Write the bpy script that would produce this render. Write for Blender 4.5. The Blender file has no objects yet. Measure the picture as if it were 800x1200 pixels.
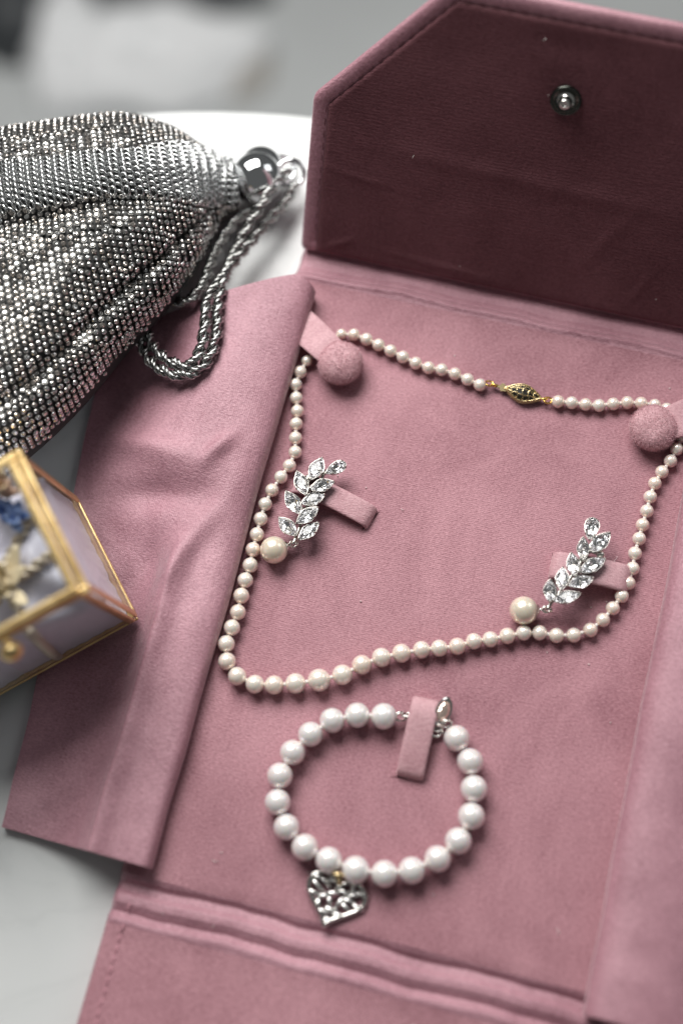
import bpy, math, random
from mathutils import Vector, Matrix, noise

random.seed(7)
S = 0.001                                   # everything below is written in millimetres
scene = bpy.context.scene
COL = scene.collection

# ------------------------------------------------------------------ camera
F_PX = 1667.0                               # focal length of the photograph in its own pixels (50 mm lens)
CAM_D = 433.0
_n = Vector((60.0, -540.0, -F_PX)).normalized()          # straight down, seen from the camera
_Z = -_n
_X = (Vector((1, 0, 0)) - _Z * _Z.x).normalized()
_Y = _Z.cross(_X)
ROT = Matrix((_X, _Y, _Z))                  # camera axes -> world axes
CAM_P = -(ROT @ Vector((0, 0, -1))) * CAM_D

cam_data = bpy.data.cameras.new("camera")
cam = bpy.data.objects.new("camera", cam_data)
COL.objects.link(cam)
M = ROT.to_4x4()
M.translation = CAM_P * S
cam.matrix_world = M
cam_data.sensor_fit = 'VERTICAL'
cam_data.sensor_height = 36.0
cam_data.lens = 50.0
cam_data.clip_start = 0.01
cam_data.clip_end = 60.0
cam_data.dof.use_dof = True
cam_data.dof.focus_distance = 0.429
cam_data.dof.aperture_fstop = 2.8
cam_data.dof.aperture_blades = 9
scene.camera = cam

# ------------------------------------------------------------------ light
world = bpy.data.worlds.new("World")
scene.world = world
world.use_nodes = True
bg = world.node_tree.nodes["Background"]
bg.inputs[0].default_value = (0.88, 0.90, 0.90, 1)
bg.inputs[1].default_value = 0.088


def area_light(name, loc, target, sx, sy, power, color):
    d = bpy.data.lights.new(name, 'AREA')
    d.shape = 'RECTANGLE'
    d.size, d.size_y = sx, sy
    d.energy = power
    d.color = color
    o = bpy.data.objects.new(name, d)
    COL.objects.link(o)
    o.location = loc
    o.rotation_euler = (Vector(target) - Vector(loc)).to_track_quat('-Z', 'Y').to_euler()
    return o


area_light("window_light", (-0.20, 0.56, 0.64), (0, 0.02, 0), 0.68, 0.5, 10.2, (1.0, 0.985, 0.96))
area_light("added_sparkle_light", (0.85, 0.62, 0.66), (0, 0, 0), 0.45, 0.55, 1.2, (0.97, 0.985, 1.0))  # added lamp: brightens the crystals, gives pearls a second highlight

scene.view_settings.view_transform = 'Standard'
scene.view_settings.look = 'None'
scene.view_settings.gamma = 1.0
scene.view_settings.use_curve_mapping = False
scene.view_settings.exposure = 0.36
scene.render.engine = 'CYCLES'
cy = scene.cycles
cy.use_denoising = True
cy.max_bounces = 20
cy.transmission_bounces = 16
cy.glossy_bounces = 16
cy.diffuse_bounces = 4
cy.transparent_max_bounces = 24
cy.caustics_reflective = False
cy.caustics_refractive = False
cy.sample_clamp_indirect = 6.0


# ------------------------------------------------------------------ helpers
def at(x, y, z=0.0):
    """point in mm on the level plane z that the photograph shows at pixel x, y"""
    d = ROT @ Vector(((x - 400.0) / F_PX, -(y - 600.0) / F_PX, -1.0))
    return CAM_P + d * ((z - CAM_P.z) / d.z)


def V(*a):
    return Vector(a)


def lerp(a, b, t):
    return a + (b - a) * t


def smooth(a, b, x):
    t = min(1.0, max(0.0, (x - a) / (b - a)))
    return t * t * (3 - 2 * t)


def spline(pts, n, closed=False):
    """Catmull-Rom through pts, n samples per span"""
    pts = [Vector(p) for p in pts]
    m = len(pts)
    out = []
    spans = m if closed else m - 1
    for i in range(spans):
        if closed:
            p0, p1, p2, p3 = (pts[(i + k - 1) % m] for k in range(4))
        else:
            p1, p2 = pts[i], pts[i + 1]
            p0 = pts[i - 1] if i else p1 * 2 - p2
            p3 = pts[i + 2] if i + 2 < m else p2 * 2 - p1
        for k in range(n):
            t = k / n
            out.append(0.5 * ((2 * p1) + (p2 - p0) * t + (2 * p0 - 5 * p1 + 4 * p2 - p3) * t * t
                              + (3 * p1 - p0 - 3 * p2 + p3) * t ** 3))
    if not closed:
        out.append(pts[-1].copy())
    return out


def resample(pts, step):
    out = [pts[0].copy()]
    need = step
    for a, b in zip(pts, pts[1:]):
        L = (b - a).length
        pos = 0.0
        while L - pos >= need:
            pos += need
            out.append(a.lerp(b, pos / L))
            need = step
        need -= L - pos
    return out


def basis(z, hint=None):
    z = Vector(z).normalized()
    h = Vector(hint) if hint is not None else (V(1, 0, 0) if abs(z.x) < 0.9 else V(0, 1, 0))
    x = (h - z * h.dot(z))
    if x.length < 1e-6:
        x = V(0, 1, 0) - z * z.y
    x.normalize()
    return Matrix((x, z.cross(x), z)).transposed()


class MB:
    """collects shapes in mm; build() links them as one mesh object"""
    def __init__(self):
        self.v, self.f, self.m = [], [], []

    def add(self, vs, fs, mat=0):
        o = len(self.v)
        self.v.extend(Vector(p) for p in vs)
        for q in fs:
            self.f.append(tuple(i + o for i in q))
            self.m.append(mat)

    def grid(self, rows, mat=0, closed_u=False, closed_v=False, flip=False):
        nr, nc = len(rows), len(rows[0])
        vs = [p for r in rows for p in r]
        fs = []
        for i in range(nr if closed_v else nr - 1):
            for j in range(nc if closed_u else nc - 1):
                a, b = i * nc + j, i * nc + (j + 1) % nc
                c, d = ((i + 1) % nr) * nc + (j + 1) % nc, ((i + 1) % nr) * nc + j
                fs.append((a, d, c, b) if flip else (a, b, c, d))
        self.add(vs, fs, mat)

    def tube(self, path, r, n=8, closed=False, mat=0, caps=True):
        path = [Vector(p) for p in path]
        m = len(path)
        rad = r if callable(r) else (lambda i: r)
        tang = []
        for i in range(m):
            a = path[(i - 1) % m] if (closed or i) else path[i]
            b = path[(i + 1) % m] if (closed or i < m - 1) else path[i]
            tang.append((b - a).normalized())
        B = basis(tang[0])
        x = B.col[0].copy()
        rows = []
        for i in range(m):
            x = x - tang[i] * x.dot(tang[i])
            x.normalize()
            y = tang[i].cross(x)
            rows.append([path[i] + (x * math.cos(6.283185 * k / n) + y * math.sin(6.283185 * k / n)) * rad(i)
                         for k in range(n)])
        base = len(self.v)
        self.grid(rows, mat, closed_u=True, closed_v=closed)
        if caps and not closed:
            self.f.append(tuple(base + k for k in reversed(range(n)))); self.m.append(mat)
            self.f.append(tuple(base + (m - 1) * n + k for k in range(n))); self.m.append(mat)

    def torus(self, c, axis, R, r, n=20, k=8, mat=0, hint=None, sx=1.0, sy=1.0):
        B = basis(axis, hint)
        c = Vector(c)
        rows = []
        for i in range(n):
            a = 6.283185 * i / n
            d = V(math.cos(a), math.sin(a), 0)
            rows.append([c + B @ V((R + r * math.cos(6.283185 * j / k)) * d.x * sx + 0,
                                   (R + r * math.cos(6.283185 * j / k)) * d.y * sy,
                                   r * math.sin(6.283185 * j / k)) for j in range(k)])
        self.grid(rows, mat, closed_u=True, closed_v=True)

    def lathe(self, prof, n=24, xf=None, mat=0):
        """profile of (radius, height); ends with radius 0 close"""
        xf = xf or (lambda p: p)
        rows = [[xf(V(r * math.cos(6.283185 * k / n), r * math.sin(6.283185 * k / n), h)) for k in range(n)]
                for r, h in prof]
        self.grid(rows, mat, closed_u=True)

    def sphere(self, c, r, n=20, k=12, sc=(1, 1, 1), B=None, mat=0):
        c = Vector(c)
        B = B or Matrix.Identity(3)
        prof = [(max(1e-4, math.sin(math.pi * i / k)) * r, -math.cos(math.pi * i / k) * r) for i in range(k + 1)]
        self.lathe(prof, n, lambda p: c + B @ V(p.x * sc[0], p.y * sc[1], p.z * sc[2]), mat)

    def prism(self, poly, z0, z1, xf=None, mat=0):
        xf = xf or (lambda p: p)
        n = len(poly)
        vs = [xf(V(p[0], p[1], z0)) for p in poly] + [xf(V(p[0], p[1], z1)) for p in poly]
        fs = [tuple(reversed(range(n))), tuple(range(n, 2 * n))]
        fs += [(i, (i + 1) % n, n + (i + 1) % n, n + i) for i in range(n)]
        self.add(vs, fs, mat)

    def box(self, lo, hi, xf=None, mat=0):
        self.prism([(lo[0], lo[1]), (hi[0], lo[1]), (hi[0], hi[1]), (lo[0], hi[1])], lo[2], hi[2], xf, mat)

    def mesh(self, name, mats, smooth_shade=True, origin=(0, 0, 0)):
        me = bpy.data.meshes.new(name)
        o = Vector(origin)
        me.from_pydata([tuple((p - o) * S) for p in self.v], [], self.f)
        for mt in (mats if isinstance(mats, (list, tuple)) else [mats]):
            me.materials.append(mt)
        me.polygons.foreach_set("material_index", self.m)
        me.polygons.foreach_set("use_smooth", [bool(smooth_shade)] * len(self.f))
        me.update()
        return me

    def build(self, name, mats, parent=None, smooth_shade=True, origin=(0, 0, 0), sharp=None):
        me = self.mesh(name, mats, smooth_shade, origin)
        ob = bpy.data.objects.new(name, me)
        COL.objects.link(ob)
        if parent is not None:
            ob.parent = parent
        if sharp is not None:
            try:
                me.set_sharp_from_angle(angle=math.radians(sharp))
            except Exception:
                pass
        return ob


def tag(o, label=None, cat=None, group=None, kind=None):
    for k, v in (("label", label), ("category", cat), ("group", group), ("kind", kind)):
        if v:
            o[k] = v
    return o


def thing(name, label, cat, origin, rz=0.0, group=None, matrix=None):
    o = bpy.data.objects.new(name, None)
    o.empty_display_size = 0.01
    COL.objects.link(o)
    if matrix is not None:
        o.matrix_world = matrix
    else:
        o.location = Vector(origin) * S
        o.rotation_euler = (0, 0, rz)
    return tag(o, label, cat, group)


def place(name, me, parent, loc, scale=1.0, B=None):
    """one more object that shares a mesh; loc in mm in the parent's frame"""
    o = bpy.data.objects.new(name, me)
    COL.objects.link(o)
    o.parent = parent
    sc = scale if isinstance(scale, (tuple, list)) else (scale,) * 3
    m = (B.to_4x4() if B is not None else Matrix.Identity(4)) @ Matrix.Diagonal((*sc, 1.0))
    m.translation = Vector(loc) * S
    o.matrix_basis = m
    return o


# ------------------------------------------------------------------ materials
def new_mat(name):
    m = bpy.data.materials.new(name)
    m.use_nodes = True
    nt = m.node_tree
    return m, nt, nt.nodes["Principled BSDF"]


def simple(name, col, rough=0.5, metal=0.0, coat=0.0, spec=0.5, sss=0.0, ior=1.5, trans=0.0):
    m, nt, p = new_mat(name)
    p.inputs["Base Color"].default_value = (*col, 1)
    p.inputs["Roughness"].default_value = rough
    p.inputs["Metallic"].default_value = metal
    p.inputs["Coat Weight"].default_value = coat
    p.inputs["Coat Roughness"].default_value = 0.06
    p.inputs["Specular IOR Level"].default_value = spec
    p.inputs["IOR"].default_value = ior
    p.inputs["Transmission Weight"].default_value = trans
    if sss:
        p.inputs["Subsurface Weight"].default_value = sss
        p.inputs["Subsurface Scale"].default_value = 0.001
    return m


def node(nt, kind, **kw):
    n = nt.nodes.new(kind)
    for k, v in kw.items():
        if k in n.inputs:
            n.inputs[k].default_value = v
        else:
            setattr(n, k, v)
    return n


def velvet(name, col_a, col_b, sheen=0.42, pile=1.0, patch=30.0, rib=0.35, sheen_col=(1.0, 0.86, 0.88), rib_axis='Y', gloss=0.3, streak=(1.0, 0.72, 1.0)):
    m, nt, p = new_mat(name)
    L = nt.links.new
    tc = node(nt, 'ShaderNodeTexCoord')
    # nap brushed one way or the other: soft irregular patches
    n1 = node(nt, 'ShaderNodeTexNoise', Scale=patch, Detail=6.0, Roughness=0.62, Distortion=0.6)
    mp1 = node(nt, 'ShaderNodeMapping')
    mp1.inputs['Rotation'].default_value = (0, 0, 0.5)
    mp1.inputs['Scale'].default_value = streak
    L(tc.outputs['Object'], mp1.inputs['Vector'])
    L(mp1.outputs[0], n1.inputs['Vector'])
    n2 = node(nt, 'ShaderNodeTexNoise', Scale=1000.0, Detail=3.0, Roughness=0.75)
    mp = node(nt, 'ShaderNodeMapping')
    mp.inputs['Scale'].default_value = (1.0, 1.9, 1.0)
    L(tc.outputs['Object'], mp.inputs['Vector'])
    L(mp.outputs[0], n2.inputs['Vector'])
    r1 = node(nt, 'ShaderNodeMapRange')
    r1.inputs['From Min'].default_value, r1.inputs['From Max'].default_value = 0.34, 0.66
    L(n1.outputs['Fac'], r1.inputs['Value'])
    add = node(nt, 'ShaderNodeMath', operation='MULTIPLY_ADD')
    L(n2.outputs['Fac'], add.inputs[0])
    add.inputs[1].default_value = 1.5
    mul = node(nt, 'ShaderNodeMath', operation='MULTIPLY_ADD')
    L(r1.outputs[0], mul.inputs[0])
    mul.inputs[1].default_value = 0.36
    mul.inputs[2].default_value = -0.39
    L(mul.outputs[0], add.inputs[2])
    add.use_clamp = True
    mx = node(nt, 'ShaderNodeMix', data_type='RGBA')
    mx.inputs[6].default_value = (*col_a, 1)
    mx.inputs[7].default_value = (*col_b, 1)
    L(add.outputs[0], mx.inputs[0])
    L(mx.outputs[2], p.inputs['Base Color'])
    p.inputs['Roughness'].default_value = 0.40
    p.inputs['Specular IOR Level'].default_value = gloss
    p.inputs['Specular Tint'].default_value = (1.0, 0.86, 0.89, 1)
    p.inputs['Sheen Weight'].default_value = sheen
    p.inputs['Sheen Roughness'].default_value = 0.28
    p.inputs['Sheen Tint'].default_value = (*sheen_col, 1)
    # woven rows under the pile, then the pile itself, then soft dents
    wv = node(nt, 'ShaderNodeTexWave', wave_type='BANDS', bands_direction=rib_axis)
    wv.inputs['Scale'].default_value = 520.0
    wv.inputs['Distortion'].default_value = 2.2
    wv.inputs['Detail'].default_value = 2.0
    wv.inputs['Detail Scale'].default_value = 0.6
    L(tc.outputs['Object'], wv.inputs['Vector'])
    b1 = node(nt, 'ShaderNodeBump')
    b1.inputs['Strength'].default_value = rib
    b1.inputs['Distance'].default_value = 0.00012
    L(wv.outputs['Fac'], b1.inputs['Height'])
    b2 = node(nt, 'ShaderNodeBump')
    b2.inputs['Strength'].default_value = pile
    b2.inputs['Distance'].default_value = 0.00028
    L(n2.outputs['Fac'], b2.inputs['Height'])
    L(b1.outputs[0], b2.inputs['Normal'])
    n3 = node(nt, 'ShaderNodeTexNoise', Scale=70.0, Detail=4.0, Roughness=0.55)
    L(tc.outputs['Object'], n3.inputs['Vector'])
    b3 = node(nt, 'ShaderNodeBump')
    b3.inputs['Strength'].default_value = 0.26
    b3.inputs['Distance'].default_value = 0.0011
    L(n3.outputs['Fac'], b3.inputs['Height'])
    L(b2.outputs[0], b3.inputs['Normal'])
    L(b3.outputs[0], p.inputs['Normal'])
    return m


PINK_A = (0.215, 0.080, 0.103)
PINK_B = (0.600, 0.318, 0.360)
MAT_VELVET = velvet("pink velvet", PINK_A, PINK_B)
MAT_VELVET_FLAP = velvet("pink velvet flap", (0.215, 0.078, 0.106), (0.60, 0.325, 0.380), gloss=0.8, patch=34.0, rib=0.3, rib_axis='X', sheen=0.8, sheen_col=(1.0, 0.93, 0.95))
MAT_VELVET_TAB = velvet("pink velvet tab", (0.40, 0.19, 0.22), (0.72, 0.46, 0.49), sheen=1.0, pile=1.0, patch=90.0, rib=0.1)
MAT_VELVET_LID_SHADED = velvet("shaded pink velvet lining", (0.092, 0.035, 0.042), (0.215, 0.092, 0.106), sheen=0.2, rib=0.3, gloss=0.15)  # same velvet, colour darkened to paint in the shade on the raised lid
MAT_STITCH = simple("plum thread", (0.12, 0.04, 0.05), 0.8)
MAT_STITCH_PINK = simple("pink thread", (0.55, 0.27, 0.32), 0.7)


def marble():
    m, nt, p = new_mat("white marble")
    L = nt.links.new
    tc = node(nt, 'ShaderNodeTexCoord')
    n1 = node(nt, 'ShaderNodeTexNoise', Scale=9.0, Detail=8.0, Roughness=0.6, Distortion=1.4)
    L(tc.outputs['Object'], n1.inputs['Vector'])
    sub = node(nt, 'ShaderNodeMath', operation='SUBTRACT')
    L(n1.outputs['Fac'], sub.inputs[0]); sub.inputs[1].default_value = 0.5
    ab = node(nt, 'ShaderNodeMath', operation='ABSOLUTE')
    L(sub.outputs[0], ab.inputs[0])
    r = node(nt, 'ShaderNodeValToRGB')
    r.color_ramp.elements[0].position = 0.0
    r.color_ramp.elements[0].color = (0.63, 0.645, 0.64, 1)
    r.color_ramp.elements[1].position = 0.022
    r.color_ramp.elements[1].color = (0.655, 0.67, 0.665, 1)
    e = r.color_ramp.elements.new(0.2)
    e.color = (0.67, 0.68, 0.675, 1)
    L(ab.outputs[0], r.inputs[0])
    L(r.outputs[0], p.inputs['Base Color'])
    p.inputs['Roughness'].default_value = 0.22
    n2 = node(nt, 'ShaderNodeTexNoise', Scale=240.0, Detail=3.0)
    L(tc.outputs['Object'], n2.inputs['Vector'])
    mr = node(nt, 'ShaderNodeMapRange')
    mr.inputs['To Min'].default_value, mr.inputs['To Max'].default_value = 0.28, 0.45
    L(n2.outputs['Fac'], mr.inputs['Value'])
    L(mr.outputs[0], p.inputs['Roughness'])
    return m


def pearl_mat(name, col_a, col_b, coat=0.7, metal=0.45):
    m, nt, p = new_mat(name)
    L = nt.links.new
    oi = node(nt, 'ShaderNodeObjectInfo')
    mx = node(nt, 'ShaderNodeMix', data_type='RGBA')
    mx.inputs[6].default_value = (*col_a, 1)
    mx.inputs[7].default_value = (*col_b, 1)
    L(oi.outputs['Random'], mx.inputs[0])
    L(mx.outputs[2], p.inputs['Base Color'])
    p.inputs['Roughness'].default_value = 0.27
    p.inputs['Metallic'].default_value = metal
    p.inputs['Specular IOR Level'].default_value = 0.75
    p.inputs['Coat Weight'].default_value = coat
    p.inputs['Coat Roughness'].default_value = 0.08
    p.inputs['Coat IOR'].default_value = 1.6
    p.inputs['Sheen Weight'].default_value = 0.15
    p.inputs['Sheen Roughness'].default_value = 0.25
    p.inputs['Sheen Tint'].default_value = (1.0, 0.80, 0.70, 1)
    p.inputs['Subsurface Weight'].default_value = 0.5
    p.inputs['Subsurface Radius'].default_value = (1.0, 0.72, 0.58)
    p.inputs['Subsurface Scale'].default_value = 0.0022
    tc = node(nt, 'ShaderNodeTexCoord')
    n = node(nt, 'ShaderNodeTexNoise', Scale=1.4, Detail=3.0)
    L(tc.outputs['Object'], n.inputs['Vector'])
    b = node(nt, 'ShaderNodeBump')
    b.inputs['Strength'].default_value = 0.05
    L(n.outputs['Fac'], b.inputs['Height'])
    L(b.outputs[0], p.inputs['Normal'])
    return m


MAT_MARBLE = marble()
MAT_PEARL = pearl_mat("cream pearl", (0.97, 0.80, 0.70), (0.98, 0.87, 0.78), metal=0.28)
MAT_PEARL_WHITE = pearl_mat("white pearl", (0.96, 0.88, 0.86), (0.98, 0.92, 0.90), 0.6, 0.28)
MAT_PEARL_DROP = pearl_mat("champagne pearl", (0.93, 0.82, 0.66), (0.95, 0.85, 0.70), 0.9, 0.35)
MAT_SILK = simple("white silk cord", (0.85, 0.80, 0.76), 0.6)
MAT_GOLD = simple("yellow gold", (0.90, 0.63, 0.16), 0.2, 1.0)
MAT_GOLD_PALE = simple("pale gold", (0.84, 0.68, 0.38), 0.2, 1.0)
MAT_DARK = simple("dark hollow", (0.02, 0.018, 0.014), 0.5)
MAT_SILVER = simple("silver", (0.80, 0.78, 0.74), 0.16, 1.0)
MAT_SILVER_BRIGHT = simple("bright silver", (0.92, 0.91, 0.88), 0.3, 1.0)
MAT_SILVER_DARK = simple("oxidised silver", (0.62, 0.60, 0.56), 0.24, 1.0)
MAT_CHROME = simple("chrome", (0.84, 0.85, 0.86), 0.03, 1.0)
MAT_STEEL_LINK = simple("steel link", (0.64, 0.65, 0.65), 0.24, 1.0)
MAT_ROPE = simple("dark steel rope", (0.42, 0.42, 0.41), 0.2, 1.0)
MAT_CUP = simple("gunmetal cup", (0.20, 0.195, 0.185), 0.3, 1.0)
MAT_BAG_CLOTH = simple("charcoal mesh cloth", (0.035, 0.035, 0.035), 0.7)
MAT_FOIL = simple("crystal foil", (0.95, 0.95, 0.96), 0.03, 1.0)


def strass(name, col):
    m, nt, p = new_mat(name)
    L = nt.links.new
    oi = node(nt, 'ShaderNodeObjectInfo')
    p.inputs['Base Color'].default_value = (*col, 1)
    p.inputs['Metallic'].default_value = 0.9
    p.inputs['Roughness'].default_value = 0.10
    p.inputs['Coat Weight'].default_value = 0.6
    p.inputs['Coat Roughness'].default_value = 0.02
    return m


MAT_STRASS = [strass("clear strass", (0.70, 0.70, 0.69)), strass("smoky strass", (0.52, 0.50, 0.48)),
              strass("warm strass", (0.66, 0.60, 0.55))]


def brass():
    m, nt, p = new_mat("brushed brass")
    L = nt.links.new
    tc = node(nt, 'ShaderNodeTexCoord')
    n = node(nt, 'ShaderNodeTexNoise', Scale=160.0, Detail=5.0, Roughness=0.6)
    L(tc.outputs['Object'], n.inputs['Vector'])
    r = node(nt, 'ShaderNodeValToRGB')
    r.color_ramp.elements[0].color = (0.66, 0.44, 0.18, 1)
    r.color_ramp.elements[0].position = 0.25
    r.color_ramp.elements[1].color = (0.86, 0.65, 0.32, 1)
    r.color_ramp.elements[1].position = 0.6
    L(n.outputs['Fac'], r.inputs[0])
    L(r.outputs[0], p.inputs['Base Color'])
    p.inputs['Metallic'].default_value = 1.0
    mr = node(nt, 'ShaderNodeMapRange')
    mr.inputs['To Min'].default_value, mr.inputs['To Max'].default_value = 0.22, 0.45
    L(n.outputs['Fac'], mr.inputs['Value'])
    L(mr.outputs[0], p.inputs['Roughness'])
    return m


MAT_BRASS = brass()


def pane_mat():
    m = bpy.data.materials.new("thin glass")
    m.use_nodes = True
    nt = m.node_tree
    nt.nodes.clear()
    out = node(nt, 'ShaderNodeOutputMaterial')
    t = node(nt, 'ShaderNodeBsdfTransparent')
    t.inputs[0].default_value = (0.985, 0.99, 0.99, 1)
    g = node(nt, 'ShaderNodeBsdfGlossy')
    g.inputs['Roughness'].default_value = 0.02
    f = node(nt, 'ShaderNodeFresnel')
    f.inputs[0].default_value = 1.5
    gi = node(nt, 'ShaderNodeNewGeometry')
    one = node(nt, 'ShaderNodeMath', operation='SUBTRACT')
    one.inputs[0].default_value = 1.0
    nt.links.new(gi.outputs['Backfacing'], one.inputs[1])
    fm = node(nt, 'ShaderNodeMath', operation='MULTIPLY')
    nt.links.new(f.outputs[0], fm.inputs[0])
    nt.links.new(one.outputs[0], fm.inputs[1])
    mx = node(nt, 'ShaderNodeMixShader')
    L = nt.links.new
    L(fm.outputs[0], mx.inputs[0]); L(t.outputs[0], mx.inputs[1]); L(g.outputs[0], mx.inputs[2])
    L(mx.outputs[0], out.inputs[0])
    return m


MAT_PANE = pane_mat()
MAT_GEM = simple("clear crystal", (1, 1, 1), 0.0, 0.0, ior=1.6, trans=1.0)
MAT_SILICONE = pane_mat()
MAT_SILICONE.name = "clear silicone"


def satin():
    m, nt, p = new_mat("lilac satin")
    p.inputs['Base Color'].default_value = (0.80, 0.78, 0.88, 1)
    p.inputs['Roughness'].default_value = 0.36
    p.inputs['Sheen Weight'].default_value = 0.5
    p.inputs['Sheen Tint'].default_value = (0.9, 0.88, 1.0, 1)
    p.inputs['Anisotropic'].default_value = 0.5
    return m


MAT_SATIN = satin()
MAT_CORD = simple("silver cord", (0.66, 0.58, 0.46), 0.4, 0.4)
MAT_BLUE = simple("blue petal", (0.12, 0.24, 0.62), 0.8)
MAT_BLUE_PALE = simple("pale blue petal", (0.35, 0.48, 0.78), 0.8)
MAT_STRAW = simple("straw petal", (0.80, 0.68, 0.46), 0.8)
MAT_BLUSH = simple("blush petal", (0.72, 0.50, 0.38), 0.8)


def floor_mat():
    m, nt, p = new_mat("grey concrete")
    L = nt.links.new
    tc = node(nt, 'ShaderNodeTexCoord')
    n = node(nt, 'ShaderNodeTexNoise', Scale=3.0, Detail=7.0, Roughness=0.6)
    L(tc.outputs['Object'], n.inputs['Vector'])
    r = node(nt, 'ShaderNodeValToRGB')
    r.color_ramp.elements[0].position, r.color_ramp.elements[1].position = 0.3, 0.7
    r.color_ramp.elements[0].color = (0.50, 0.515, 0.515, 1)
    r.color_ramp.elements[1].color = (0.64, 0.66, 0.66, 1)
    L(n.outputs['Fac'], r.inputs[0])
    L(r.outputs[0], p.inputs['Base Color'])
    p.inputs['Roughness'].default_value = 0.5
    return m


MAT_FLOOR = floor_mat()
MAT_WHITE_STANDIN = simple("white stand-in", (0.95, 0.96, 0.97), 0.8)
MAT_CHARCOAL = simple("charcoal stand-in", (0.05, 0.055, 0.06), 0.5)
MAT_BEIGE = simple("beige stand-in", (0.48, 0.455, 0.42), 0.8)
MAT_POST = simple("white painted metal", (0.75, 0.76, 0.75), 0.35)

# ------------------------------------------------------------------ the setting
TABLE_Z = -6.0
FLOOR_Z = -700.0
b = MB()
rows = []
for i in range(25):
    rows.append([V(lerp(-6000, 6000, j / 24), lerp(-6000, 6000, i / 24), FLOOR_Z) for j in range(25)])
b.grid(rows)
tag(b.build("floor", MAT_FLOOR), "grey concrete floor far below the table", kind="structure")

TC = V(-52.0, -125.0, 0)
t_table = thing("round_table", "round white marble table under the jewellery", "table", (TC.x, TC.y, FLOOR_Z))
b = MB()
TR = 273.5
prof = [(0.001, -20), (TR - 6, -20), (TR - 2, -18.5), (TR, -15), (TR, -5), (TR - 0.8, -2.4), (TR - 2.6, -0.6), (TR - 5, 0), (TR - 40, 0), (0.001, 0)]
b.lathe(prof, 160, lambda p: p + V(TC.x, TC.y, TABLE_Z))
b.build("tabletop", MAT_MARBLE, t_table, origin=(TC.x, TC.y, FLOOR_Z), sharp=40)
b = MB()
b.lathe([(14, -20), (16, -24), (16, FLOOR_Z + 20 - TABLE_Z), (60, FLOOR_Z + 16 - TABLE_Z), (150, FLOOR_Z + 9 - TABLE_Z), (155, FLOOR_Z + 1 - TABLE_Z), (0.001, FLOOR_Z + 1 - TABLE_Z)], 48,
        lambda p: p + V(TC.x, TC.y, TABLE_Z - 0.2))
b.build("pedestal", MAT_POST, t_table, origin=(TC.x, TC.y, FLOOR_Z))

# ------------------------------------------------------------------ folio
TH = math.radians(-14.2)
FO = V(-13.1, 89.9, 0)
W = 145.0
folio = thing("jewellery_folio", "open dusty pink velvet jewellery folder with raised lid", "jewellery case", FO, TH)
RZ = Matrix.Rotation(TH, 3, 'Z')
RZI = RZ.transposed()


def fl(x, y, z=0.0):
    """pixel on the plane z -> folio coordinates"""
    return RZI @ (at(x, y, z) - FO)


def vn(x, y, z=0.0, s=1.0):
    return noise.noise(V(x * s, y * s, z * s))


PROF = [(8, -3.6), (3, -3.2), (0, -2.8), (-1.6, -3.2), (-3.6, -2.9), (-6.4, -1.5), (-8.4, 0.7), (-9.3, 1.25), (-10.4, 0.5), (-12.5, 0.0),
        (-60, 0), (-130, 0), (-198, 0), (-201.5, 0.1), (-202.6, -0.4), (-204.4, -1.8), (-205.6, -1.3), (-208.0, 0.4), (-209.6, 0.45),
        (-210.9, -0.2), (-212.2, -1.0), (-213.2, -0.2), (-214.1, 0.75), (-214.9, 0.8), (-216.4, 0.45), (-217.5, 0.2), (-250, 0.2), (-330, 0.2)]


def prof_z(v):
    for (a, za), (c, zc) in zip(PROF, PROF[1:]):
        if c <= v <= a:
            t = (a - v) / (a - c)
            t = t * t * (3 - 2 * t)
            return lerp(za, zc, t)
    return 0.2


def base_z(u, v):
    wob = 1.1 * vn(u, 3.1, 0, 0.04) + 0.5 * vn(u, 9.0, v * 0.3, 0.15)
    amt = 1.0 - smooth(6, 26, min(abs(v + 6), abs(v + 208)))
    z = prof_z(max(-329.0, min(7.9, v + wob * amt)))
    z += 0.16 * vn(u, v, 1.0, 0.03) + 0.07 * vn(u, v, 7.0, 0.11)
    e = min(u, W - u)
    z -= 2.2 * (1 - smooth(-0.2, 2.2, e)) ** 2
    return z


def strip(name, v0, v1, dv, mat, cap0, cap1, u0=0.0, u1=W):
    b = MB()
    us = [u0, u0 + 0.3, u0 + 0.8, u0 + 1.5, u0 + 2.4] + [lerp(u0 + 4, u1 - 4, k / 70) for k in range(71)] + [u1 - 2.4, u1 - 1.5, u1 - 0.8, u1 - 0.3, u1]
    n = max(2, int(round(abs(v1 - v0) / dv)))
    vs = [lerp(v0, v1, k / n) for k in range(n + 1)]
    rows = []
    for v in vs:
        row = [V(us[0], v, -5.8)] + [V(u, v, base_z(u, v)) for u in us] + [V(us[-1], v, -5.8)]
        rows.append(row)
    b.grid(rows, flip=True)
    for flag, row in ((cap0, rows[0]), (cap1, rows[-1])):
        if flag:
            b.grid([row, [V(p.x, p.y, -5.85) for p in row]])
    return b.build(name, mat, folio, sharp=60)


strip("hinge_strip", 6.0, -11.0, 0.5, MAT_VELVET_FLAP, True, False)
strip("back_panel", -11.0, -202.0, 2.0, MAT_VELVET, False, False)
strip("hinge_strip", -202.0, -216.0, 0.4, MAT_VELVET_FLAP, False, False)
front = strip("front_panel", -216.0, -320.0, 3.0, MAT_VELVET, False, True)
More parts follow.
